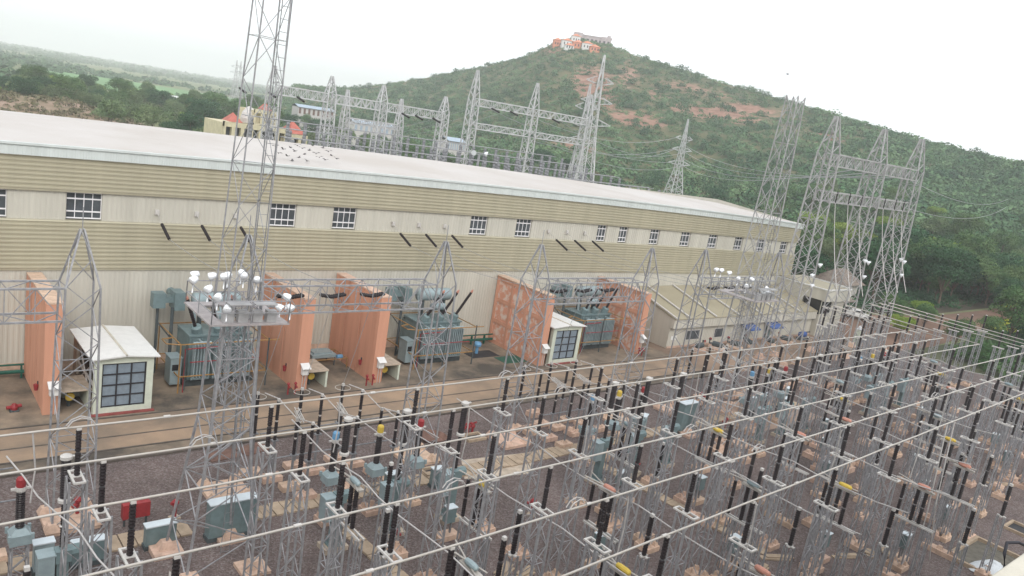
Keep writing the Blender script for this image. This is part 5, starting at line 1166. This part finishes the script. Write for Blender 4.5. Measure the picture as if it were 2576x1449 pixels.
# circuit breakers
Q0 = thing('circuit_breaker', '', 'circuit breaker')
mb = MB(); mb.cbox(0, 0, .25, .42, .42, 2.35); mb.cbox(0, 0, .25, .75, .75, .08)
for q in (-.25, .25): mb.box(q-.02, q+.02, -.3, .3, .33, .6)
mb.build('pillar', 'tgrey', Q0)
mb = MB(); mb.cbox(0, 0, -.1, 1.25, .95, .35); mb.build('footing', 'conc', Q0)
mb = MB(); mb.cbox(.0, -.1, 2.6, .55, .5, .5); mb.lathe(0, 0, [(.05, -.1), (.26, 0), (.26, .7), (.05, .75)], 10, axis=(1, 0, 0), o=(-.1, -.05, 2.9)); mb.build('gear_housing', 'tgrey', Q0)
mb = MB(); mb.box(-.85, -.3, -.35, .25, 1.75, 2.95); mb.box(-.89, -.26, -.39, .29, 2.95, 3.02); cb = mb.build('drive_cabinet', 'tgrey_l', Q0); mb = MB(); mb.tube([(-.6, 0, .3), (-.6, 0, 1.75)], .05, 6); mb.build('cable_pipe', 'plate', cb)
mb = MB(); mb.sheds(0, 0, 3.1, 4.0, .115, 10, .10); mb.sheds(0, 0, 4.08, 5.05, .115, 10, .10); mb.build('support_insulator', 'porc', Q0)
mb = MB(); mb.lathe(0, 0, [(.1, 4.0), (.15, 4.04), (.1, 4.08)], 10); mb.build('flange', 'plate', Q0); mb = MB(); mb.lathe(0, 0, [(.15, 5.04), (.24, 5.08), (.24, 5.2), (.17, 5.24)], 12); mb.build('flange', 'plate', Q0)
mb = MB(); mb.sheds(0, 0, 5.22, 6.85, .185, 12, .10); mb.build('interrupter', 'porc', Q0)
mb = MB(); mb.lathe(0, 0, [(.16, 6.84), (.22, 6.88), (.22, 7.0), (.12, 7.06)], 12); mb.box(-.06, .38, -.05, .05, 6.92, 6.98); mb.build('top_terminal', 'plate', Q0)
BAYN = ['left edge bay', 'near mast bay', 'far shed bay', 'annexe bay', 'far end bay']; PH = ['left', 'middle', 'right']
def series(proto, xs, y, per, lab, group, ks=(-1, 0, 1, 2, 3), xmin=-9):
    used = False
    for k in ks:
        for j, x in enumerate(xs):
            X = x + per*k
            if X < xmin: continue
            lb = lab.format(bay=BAYN[k+1], ph=PH[j] if len(xs) == 3 else ORD[j])
            yy = y[j] if isinstance(y, (list, tuple)) else y
            if not used: used = True; proto.location = (X, yy, 0); proto['label'] = lb; proto['group'] = group; t = proto
            else: t = copy_tree(proto, (X, yy, 0), 0, lb, group)
            yield k, j, t
list(series(Q0, [18.05, 21.4, 25.1], 30.8, 19.05, 'tall black two-stage circuit breaker on a grey pillar, {bay}, {ph} of three', 'circuit breakers'))
# current transformers
T0 = thing('current_transformer', '', 'current transformer')
mb = MB(); lat_col(mb, 0, 0, .25, 2.3, .62, .56, 4, .07, .04); mb.build('stand', 'steel', T0)
mb = MB(); footing(mb, 0, 0, .95, .28); mb.build('footing', 'conc_pink', T0)
mb = MB(); mb.cbox(0, 0, 2.3, .78, .78, .42); mb.frus(0, 0, 2.72, .22, .36, .2)
for a in (-1, 1):
    for b in (-1, 1): mb.cbox(a*.4, b*.4, 2.55, .12, .12, .25)
mb.build('tank', 'tgrey_l', T0)
mb = MB(); mb.sheds(0, 0, 2.94, 4.55, .175, 12, .10); mb.build('insulator', 'porc', T0)
mb = MB(); mb.lathe(0, 0, [(.17, 4.54), (.2, 4.6), (.2, 4.75)], 12); mb.box(-.35, .35, -.05, .05, 4.62, 4.7); mb.build('collar', 'plate', T0)
mb = MB(); mb.lathe(0, 0, [(.17, 4.75), (.18, 4.8), (.18, 5.08), (.13, 5.15)], 12); mb.build('cap', 'blue', T0)
CAPS = {}
for k, j, t in series(T0, [18.85, 21.5, 24.1], 33.2, 19.15, 'current transformer with {ph}-phase coloured cap on a grey tank, {bay}', 'current transformers'):
    m = ('blue', 'yel', 'red')[j]; t['label'] = f'black current transformer with a {("blue", "yellow", "red")[j]} cap on a grey tank, {BAYN[k+1]}'
    if m != 'blue':
        for c in t.children:
            if c.name.startswith('cap'):
                if m not in CAPS: me = c.data.copy(); me.materials.clear(); me.materials.append(M[m]); CAPS[m] = me
                c.data = CAPS[m]
# line isolators behind the breakers and surge arresters by the apron
def thin_post(name, z0, z1, r, ring=False, cap=None):
    t = thing(name, '', 'post insulator')
    mb = MB(); mb.tube([(0, 0, .3), (0, 0, z0)], .075, 8); mb.cbox(0, 0, z0-.05, .4, .3, .06); mb.build('pole', 'steel_dark', t)
    mb = MB(); mb.cbox(0, 0, -.1, 1.15, .7, .42); mb.frus(0, 0, .32, .16, .2, .12); mb.build('footing', 'conc_pink', t)
    h = (z0+z1)/2; mb = MB(); mb.sheds(0, 0, z0, h-.05, r, 9, .10); mb.sheds(0, 0, h+.05, z1, r, 9, .10); mb.build('insulator', 'porc', t)
    mb = MB(); mb.tube([(0, 0, h-.06), (0, 0, h+.06)], r*.7, 8); mb.cbox(0, 0, z1, .14, .14, .16); mb.build('fitting', 'plate', t)
    if ring:
        mb = MB(); n = 20; pts = [(.46*math.cos(6.2832*i/n), .46*math.sin(6.2832*i/n), z1-.12) for i in range(n+1)]; mb.tube(pts, .022, 5)
        for a in (0, 2.1, 4.2): mb.tube([(0, 0, z1+.1), (.46*math.cos(a), .46*math.sin(a), z1-.12)], .015, 4)
        mb.build('corona_ring', 'alu', t)
    return t
list(series(thin_post('surge_arrester', 2.6, 4.95, .115, True), [17.2, 19.85, 22.5], 39.5, 20.0, 'surge arrester with a corona ring, {bay}, {ph} of three', 'surge arresters'))
list(series(thin_post('line_isolator_post', 2.5, 4.85, .105), [18.0, 20.65, 23.3], 38.5, 20.0, 'slim black isolator post in the first rank, {bay}, {ph} of three', 'line isolator posts'))
list(series(thin_post('earth_switch_post', 2.1, 4.1, .10), [18.6, 21.3, 24.0], 37.2, 20.0, 'slim black earth switch post in the second rank, {bay}, {ph} of three', 'earth switch posts'))
list(series(thin_post('rear_isolator_post', 2.3, 4.4, .105), [18.9, 21.6, 24.3], 35.9, 20.0, 'slim black isolator post in the third rank, {bay}, {ph} of three', 'rear isolator posts'))
# arms and tubes joining those ranks
for k in range(-1, 4):
    for j in range(3):
        x = 18.0+2.65*j+20*k
        if x < -8: continue
        mb = MB(); mb.tube([(x-.4, 39.5, 5.0), (x, 38.5, 5.0), (x+.55, 37.2, 4.3), (x+.9, 35.9, 4.5), (x+.75, 33.0, 4.7), (x+.4, 30.9, 5.1)], .03, 5); tag(mb.build('jumper', 'wire'), f'pale jumper joining the arrester to the breaker, {BAYN[k+1]}, {PH[j]} of three', 'conductor', 'jumpers of the bays')
    x = 18+20*k
    for q, (yy, z) in enumerate(((38.5, 3.0), (37.2, 2.05))):
        mb = MB(); mb.tube([(max(-9, x-.9), yy, z), (x+7.4, yy, z)], .045, 6); tag(mb.build('operating_rod', 'steel_dark'), f'horizontal operating rod linking the {["first", "second"][q]} rank of posts, {BAYN[k+1]}', 'rod', 'operating rods')
    for j in range(2):
        xa = 18+20*k+2.65*j; mb = MB(); lat_beam(mb, (xa+.6, 36.6, 4.35), (xa+.6+.4, 38.3, 4.35), .10, .10, 5, .035, .02); tag(mb.build('lattice_strut', 'plate'), f'small lattice strut between isolator ranks, {BAYN[k+1]}, {["left", "right"][j]} one', 'arm', 'isolator arms')
# drop conductors from breaker level up to the bus
for n, (x, y) in enumerate([(4.6, 28.9), (16.4, 28.9), (21.6, 26.0), (26.4, 23.1), (34.6, 28.9), (39.5, 26.1), (44.6, 23.4), (51.8, 23.8), (56.2, 26.4), (60.8, 29.1), (22.3, 16.8), (27.0, 14.2), (40.0, 17.4), (45.0, 15.2), (56.4, 18.2), (61.0, 21.2)]):
    mb = MB(); yy = wy(x, y) if y > 24 else y; mb.tube([(x, yy, 6.3), (x+.12, yy, 7.6), (x, yy, 9.0)], .03, 5, cap=False); tag(mb.build('dropper', 'wire'), f'thin pale dropper between bus tube and cross conductor, {ORD[n]} of the series', 'conductor', 'droppers in the yard')
for n, (x, y) in enumerate([(49.0, wy(49, 13.6)), (50.2, wy(50, 13.6))]):
    mb = MB(); mb.tube([(x, y, 9), (x-1.0, y-.6, 4), (x-1.4+n*1.5, y-.8, .1)], .035, 5); tag(mb.build('earthing_lead', 'wire'), f'beige earthing lead hanging from the outermost bus tube to the gravel, {["left", "right"][n]}', 'cable', 'earthing leads')

# ---- cabinets, trench, debris ------------------------------------------------
def cabinet(x, y, w, d, h, label, m='tgrey', rz=0, z0=.2):
    d = d*.52
    t = thing('marshalling_cabinet', label, 'cabinet', (x, y, 0), rz)
    mb = MB(); mb.cbox(0, 0, z0, w, d, h)
    for q in range(max(1, int(w/.7))): k = max(1, int(w/.7)); mb.box(-w/2+w*q/k+.03, -w/2+w*(q+1)/k-.03, -d/2-.015, -d/2, z0+.06, z0+h-.06)
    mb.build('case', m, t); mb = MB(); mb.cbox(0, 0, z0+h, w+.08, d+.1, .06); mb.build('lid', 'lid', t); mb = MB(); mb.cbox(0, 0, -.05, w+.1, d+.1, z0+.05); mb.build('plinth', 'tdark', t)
    return t
cabinet(14.0, 33.9, 2.3, 1.1, 1.75, 'largest grey marshalling cabinet, standing beside the near mast leg')
cabinet(10.8, 34.3, 1.35, .8, .95, 'low grey cabinet just left of the near mast leg')
cabinet(7.7, 34.1, 1.3, .8, .95, 'low grey cabinet behind the first peaked gantry column, right of a pair')
cabinet(6.0, 34.2, .75, .8, 1.25, 'narrow pale grey cabinet, left of a pair behind the peaked gantry column', 'tgrey_l')
cabinet(51.2, 34.6, 1.8, 1.2, 2.3, 'tall grey cabinet in the yard in front of the far floodlight mast')
cabinet(23.4, 34.2, .9, .8, 1.3, 'grey cabinet between the two current transformers of the near mast bay')
cabinet(26.6, 34.3, .7, .7, 1.0, 'grey kiosk beside the trench slabs in the near mast bay')
for i, (x, y) in enumerate([(61.0, 34.6), (63.2, 34.9), (65.2, 34.4), (67.6, 35.2), (64.3, 33.4), (46.3, 34.9)]):
    t = cabinet(x, y, .9, .55, 1.15, f'pale grey box on a post among the annexe bay footings, {ORD[i]} from the left', 'tgrey_l', .1*i, .7); t['group'] = 'pale boxes in the annexe bay'
slab = M['slab']
def slabs(label, pts, w, seed):
    g = random.Random(seed); mb = MB()
    for a, b in zip(pts[:-1], pts[1:]):
        a, b = Vector((*a, 0)), Vector((*b, 0)); d = (b-a); L = d.length; d.normalize(); s = Vector((-d.y, d.x, 0)); k = int(L/.62)
        for i in range(k):
            c = a + d*(i+.5)*L/k; q = .26*L/k/.62*1.08; j = g.uniform(-.03, .03); h = g.uniform(.07, .12); P = [c-d*q*1.0-s*(w/2+j), c+d*q*1.0-s*(w/2+j), c+d*q*1.0+s*(w/2+j), c-d*q*1.0+s*(w/2+j)]
            v0 = len(mb.v); mb.v += [(p.x, p.y, .0) for p in P] + [(p.x, p.y, h) for p in P]; mb.f += [(v0+4, v0+5, v0+6, v0+7)] + [(v0+e, v0+(e+1) % 4, v0+4+(e+1) % 4, v0+4+e) for e in range(4)]
    return tag(mb.build('cable_trench', slab), label, 'trench cover')
slabs('long row of tan concrete cable trench covers behind the breakers', [(-6, 35.2), (12.5, 35.2)], 1.25, 1)
slabs('tan trench covers between the near mast and the peaked gantry column', [(15.5, 35.3), (38.5, 35.3)], 1.25, 2)
slabs('tan trench covers running on through the annexe bay', [(38.5, 35.3), (70, 35.3)], 1.1, 3)
slabs('narrow tan trench covers crossing toward the viewer at near mast bay', [(19.3, 34.4), (19.9, 25)], .8, 4)
slabs('narrow tan trench covers crossing the far shed bay', [(39.2, 34.4), (40.5, 20)], .8, 5)
poly('concrete_patch', [(28.9, 34.4), (33.4, 33.4), (36.3, 35.9), (30.3, 36.7)], .016, M['conc'])
poly('concrete_patch', [(57, 32), (69, 32), (69, 38.5), (57, 37)], .013, mat('dusty_patch', (.27, .20, .165), .95, 0, 0, .3, .3, 8, col2=(.36, .26, .2)))
def pit(x, y, w, d, label):
    t = thing('manhole', label, 'manhole', (x, y, 0)); mb = MB(); b = .16
    mb.box(-w/2, w/2, -d/2, -d/2+b, 0, .2); mb.box(-w/2, w/2, d/2-b, d/2, 0, .2); mb.box(-w/2, -w/2+b, -d/2+b, d/2-b, 0, .2); mb.box(w/2-b, w/2, -d/2+b, d/2-b, 0, .2); mb.build('frame', 'slab', t)
    mb = MB(); mb.quad((-w/2+b, -d/2+b, .03), (w/2-b, -d/2+b, .03), (w/2-b, d/2-b, .03), (-w/2+b, d/2-b, .03)); mb.build('opening', 'dark', t)
pit(27.4, 35.9, 1.3, 1.0, 'square dark manhole with a tan rim beside the near mast bay trench'); pit(33.2, 39.3, 1.6, 1.1, 'dark valve pit with red pipework by the second peaked column')
pit(3.0, 34.4, 1.1, .9, 'dark manhole with a tan rim at the left edge of the gravel'); pit(62.3, 13.3, 2.0, 1.6, 'raised concrete pit near the right edge of the gravel')
t = thing('hydrant_valve', 'dark red hydrant valves in the pit by the second peaked column', 'hydrant', (33.1, 40.0, 0))
mb = MB()
for q in (-.3, .1, .5): mb.tube([(q, 0, 0), (q, 0, .8), (q+.1, -.2, .95)], .09, 7); mb.lathe(q, 0, [(.16, .5), (.18, .6), (.1, .75)], 9)
mb.build('valve_body', 'red', t)
t = thing('rusty_tray', 'rusty round-ended metal tray lying on gravel left of the red hydrant', 'tray', (30.2, 40.0, 0)); mb = MB(); mb.lathe(0, 0, [(.75, 0), (1.0, .35), (.95, .36), (.72, .06)], 16); mb.build('bowl', 'rust', t)
for i, (x, y) in enumerate([(16.6, 42.4), (18.6, 42.6)]):
    mb = MB(); mb.box(-.9, .9, -.6, .6, 0, .06); o = mb.build('steel_cover', 'rust'); o.location = (x, y, 0); o.rotation_euler = (0, 0, .1+i*.2); tag(o, f'rust brown steel cover plate on gravel edge near the arresters, {["left", "right"][i]}', 'cover')
t = thing('hose_cabinet', 'red fire hose cabinet on legs beside the low grey cabinet', 'hose cabinet', (10.3, 36.6, 0)); mb = MB(); mb.box(-.62, .62, -.2, .2, .45, 1.2); mb.build('case', 'red', t)
mb = MB()
for q in (-.5, .5): mb.box(q-.04, q+.04, -.05, .05, 0, .45)
mb.build('leg', 'tdark', t)
for i, (x, y, lab) in enumerate([(12.1, 36.4, 'slim red hydrant post right of the red hose cabinet'), (40.6, 30.4, 'fallen-looking red hydrant among the far shed bay breakers'), (20.9, 29.7, 'faded red hydrant in the gravel before the near mast bay breakers'), (55.5, 33.6, 'dark red hydrant behind the annexe bay isolators'), (8.1, 38.3, 'red hydrant post behind the first peaked column'), (67.6, 36.2, 'red hydrant in the far part of the annexe bay'), (30.0, 29.2, 'short red hydrant left of the contact posts in the far shed bay'), (58.8, 38.6, 'red post by the gravel edge before the annexe')]):
    t = thing('fire_hydrant', lab, 'hydrant', (x, y, 0), rng.uniform(0, 6), 'hydrants in the yard'); mb = MB(); mb.tube([(0, 0, 0), (0, 0, .9)], .09, 8); mb.lathe(0, 0, [(.17, .85), (.19, .95), (.07, 1.08)], 10); mb.tube([(0, 0, .75), (.35, 0, .7)], .09, 8); mb.build('barrel', 'red', t); mb = MB(); mb.cbox(0, 0, 0, .45, .45, .12); mb.build('base', 'conc', t)
# loose footings without steel and builder's scraps
L0 = thing('spare_footing', '', 'footing'); mb = MB(); mb.cbox(0, 0, -.1, 1.1, .75, .5); mb.build('block', 'conc_pink', L0); mb = MB()
for q in (-.3, .3): mb.frus(q, 0, .4, .2, .2, .12)
mb.build('stub', 'conc_pink', L0)
SP = [(40.6, 41.2), (38.3, 38.9), (41.2, 37.4), (57.0, 31.9), (72.6, 39.0), (78.8, 37.9), (74.2, 38.5), (52.3, 31.5), (49.2, 31.1), (32.6, 25.9), (58.6, 24.3), (51.1, 28.9), (57.9, 27.0), (68.5, 27.5), (70.7, 24.6), (75.1, 27.6), (68.9, 17.0), (72.5, 17.1), (63.7, 16.6), (77.0, 19.8), (81.5, 20.5), (84.5, 30.0), (88.0, 27.5)]
for n, (x, y) in enumerate(SP):
    lb = 'salmon concrete footing block with two stubs and no steel on it'
    if n == 0: L0.location = (x, y, 0); L0['label'] = lb; L0['group'] = 'bare footings in the gravel'
    else: copy_tree(L0, (x, y, 0), rng.choice([0, 1.571]), lb, 'bare footings in the gravel')
for n, (x, y, rz, w, d) in enumerate([(24.7, 25.2, .4, 1.5, .5), (25.6, 24.6, .2, 1.2, .45), (40.5, 19.4, -.5, 1.9, .35), (45.0, 17.5, -.4, 1.6, .3), (47.1, 16.8, .3, .8, .5), (48.3, 16.4, .5, .9, .4), (70.5, 17.3, -.6, 2.6, .25), (23.6, 23.4, .1, 1.1, .5), (61.5, 30.2, .3, 2.2, .5), (63.5, 30.8, .5, 1.6, .4), (16.0, 25.6, .2, 1.3, .5), (38.6, 19.0, .2, 1.0, .35), (19.2, 22.6, .5, 1.2, .45)]):
    t = thing('broken_slab', '', 'slab', (x, y, 0), rz)
    mb = MB(); mb.box(-w/2, w/2, -d/2, d/2, 0, .09); mb.box(-w*.3, w*.62, -d*.2, d*.75, .092, .16); mb.build('lower_slab', 'slab', t); t['label'] = 'broken tan trench slab left lying on the gravel'; t['group'] = 'slabs lying on the gravel'
# gravel tank corner, plastic heap, hose, roof edge of the viewer's building
t = thing('concrete_basin', 'low concrete basin with a tan rim at the bottom right corner', 'basin', (54.6, 12.6, 0)); mb = MB(); w, d = 5.2, 3.6; b = .22
mb.box(-w/2, w/2, d/2-b, d/2, -.05, .25); mb.box(-w/2, w/2, -d/2, -d/2+b, -.05, .25); mb.box(-w/2, -w/2+b, -d/2+b, d/2-b, -.05, .25); mb.box(w/2-b, w/2, -d/2+b, d/2-b, -.05, .25); mb.build('rim', 'slab', t); mb = MB(); mb.box(-w/2+b, w/2-b, -d/2+b, d/2-b, .0, .02); mb.build('bottom', mat('mossy_bottom', (.13, .12, .10), .9, 0, .3, 2), t)
g = np.random.default_rng(3); mb = MB(); na, nr = 22, 8
for i in range(na):
    for k in range(nr): a = 6.2832*i/na; rr = 1.15*(k+.02)/(nr-1)*(1+.18*math.sin(3*a+1)); mb.v.append((rr*math.cos(a)*1.2, rr*math.sin(a), max(0, .95*(1-(k/(nr-1))**2)+g.uniform(-.09, .09)) if k < nr-1 else 0))
for i in range(na):
    for k in range(nr-1): mb.f.append((i*nr+k, i*nr+k+1, ((i+1) % na)*nr+k+1, ((i+1) % na)*nr+k))
o = mb.build('plastic_sheet', 'tank_white', None, True); o.location = (53.2, 12.1, .03); o.scale = (1.05, .95, .6); tag(o, 'crumpled white plastic sheet heaped in the concrete basin', 'plastic sheet')
mb = MB(); mb.tube([(53.9, 11.6, .2), (54.1, 11.9, 1.1), (54.8, 12.1, 1.55), (56.0, 11.8, 1.45), (57.4, 11.2, .9), (58.5, 10.7, .1)], .10, 8); tag(mb.build('black_hose', 'rubber', None, True), 'thick black hose arching out of the concrete basin', 'hose')
t = thing('viewpoint_building', 'beige roof edge of the building the view is taken from, bottom right corner', 'building', (0, 0, 0))
mb = MB(); mb.box(-12, 44, -14, 2.9, 0, 15.5); mb.build('wall', 'beige', t); mb = MB(); mb.box(-12.3, 44.3, -14.3, 3.27, 15.55, 15.93); mb.box(-12.3, 44.3, 2.95, 3.22, 15.933, 16.0); mb.build('roof_slab', 'beige', t)
# a few weeds by the fences
for k in ():
    pass
# unused prototypes go away
for P in PROTO.values():
    if not P[1]:
        for c in list(P[0].children): bpy.data.objects.remove(c)
        bpy.data.objects.remove(P[0])

# ------------------------------------------------------------------ AIR
def haze():
    mb = MB(); mb.box(-5900, 5900, -5900, 5900, -2.6, 150)
    m = bpy.data.materials.new('haze'); m.use_nodes = True; n = m.node_tree.nodes; l = m.node_tree.links
    n.remove(n['Principled BSDF']); v = n.new('ShaderNodeVolumePrincipled'); v.inputs['Color'].default_value = (.97, .985, 1.0, 1); v.inputs['Density'].default_value = .00037; v.inputs['Anisotropy'].default_value = .2
    l.new(v.outputs[0], n['Material Output'].inputs['Volume'])
    me = bpy.data.meshes.new('haze'); me.from_pydata(mb.v, [], mb.f); me.materials.append(m); o = bpy.data.objects.new('haze', me); C.objects.link(o); tag(o, kind='stuff'); o.display_type = 'WIRE'
haze()
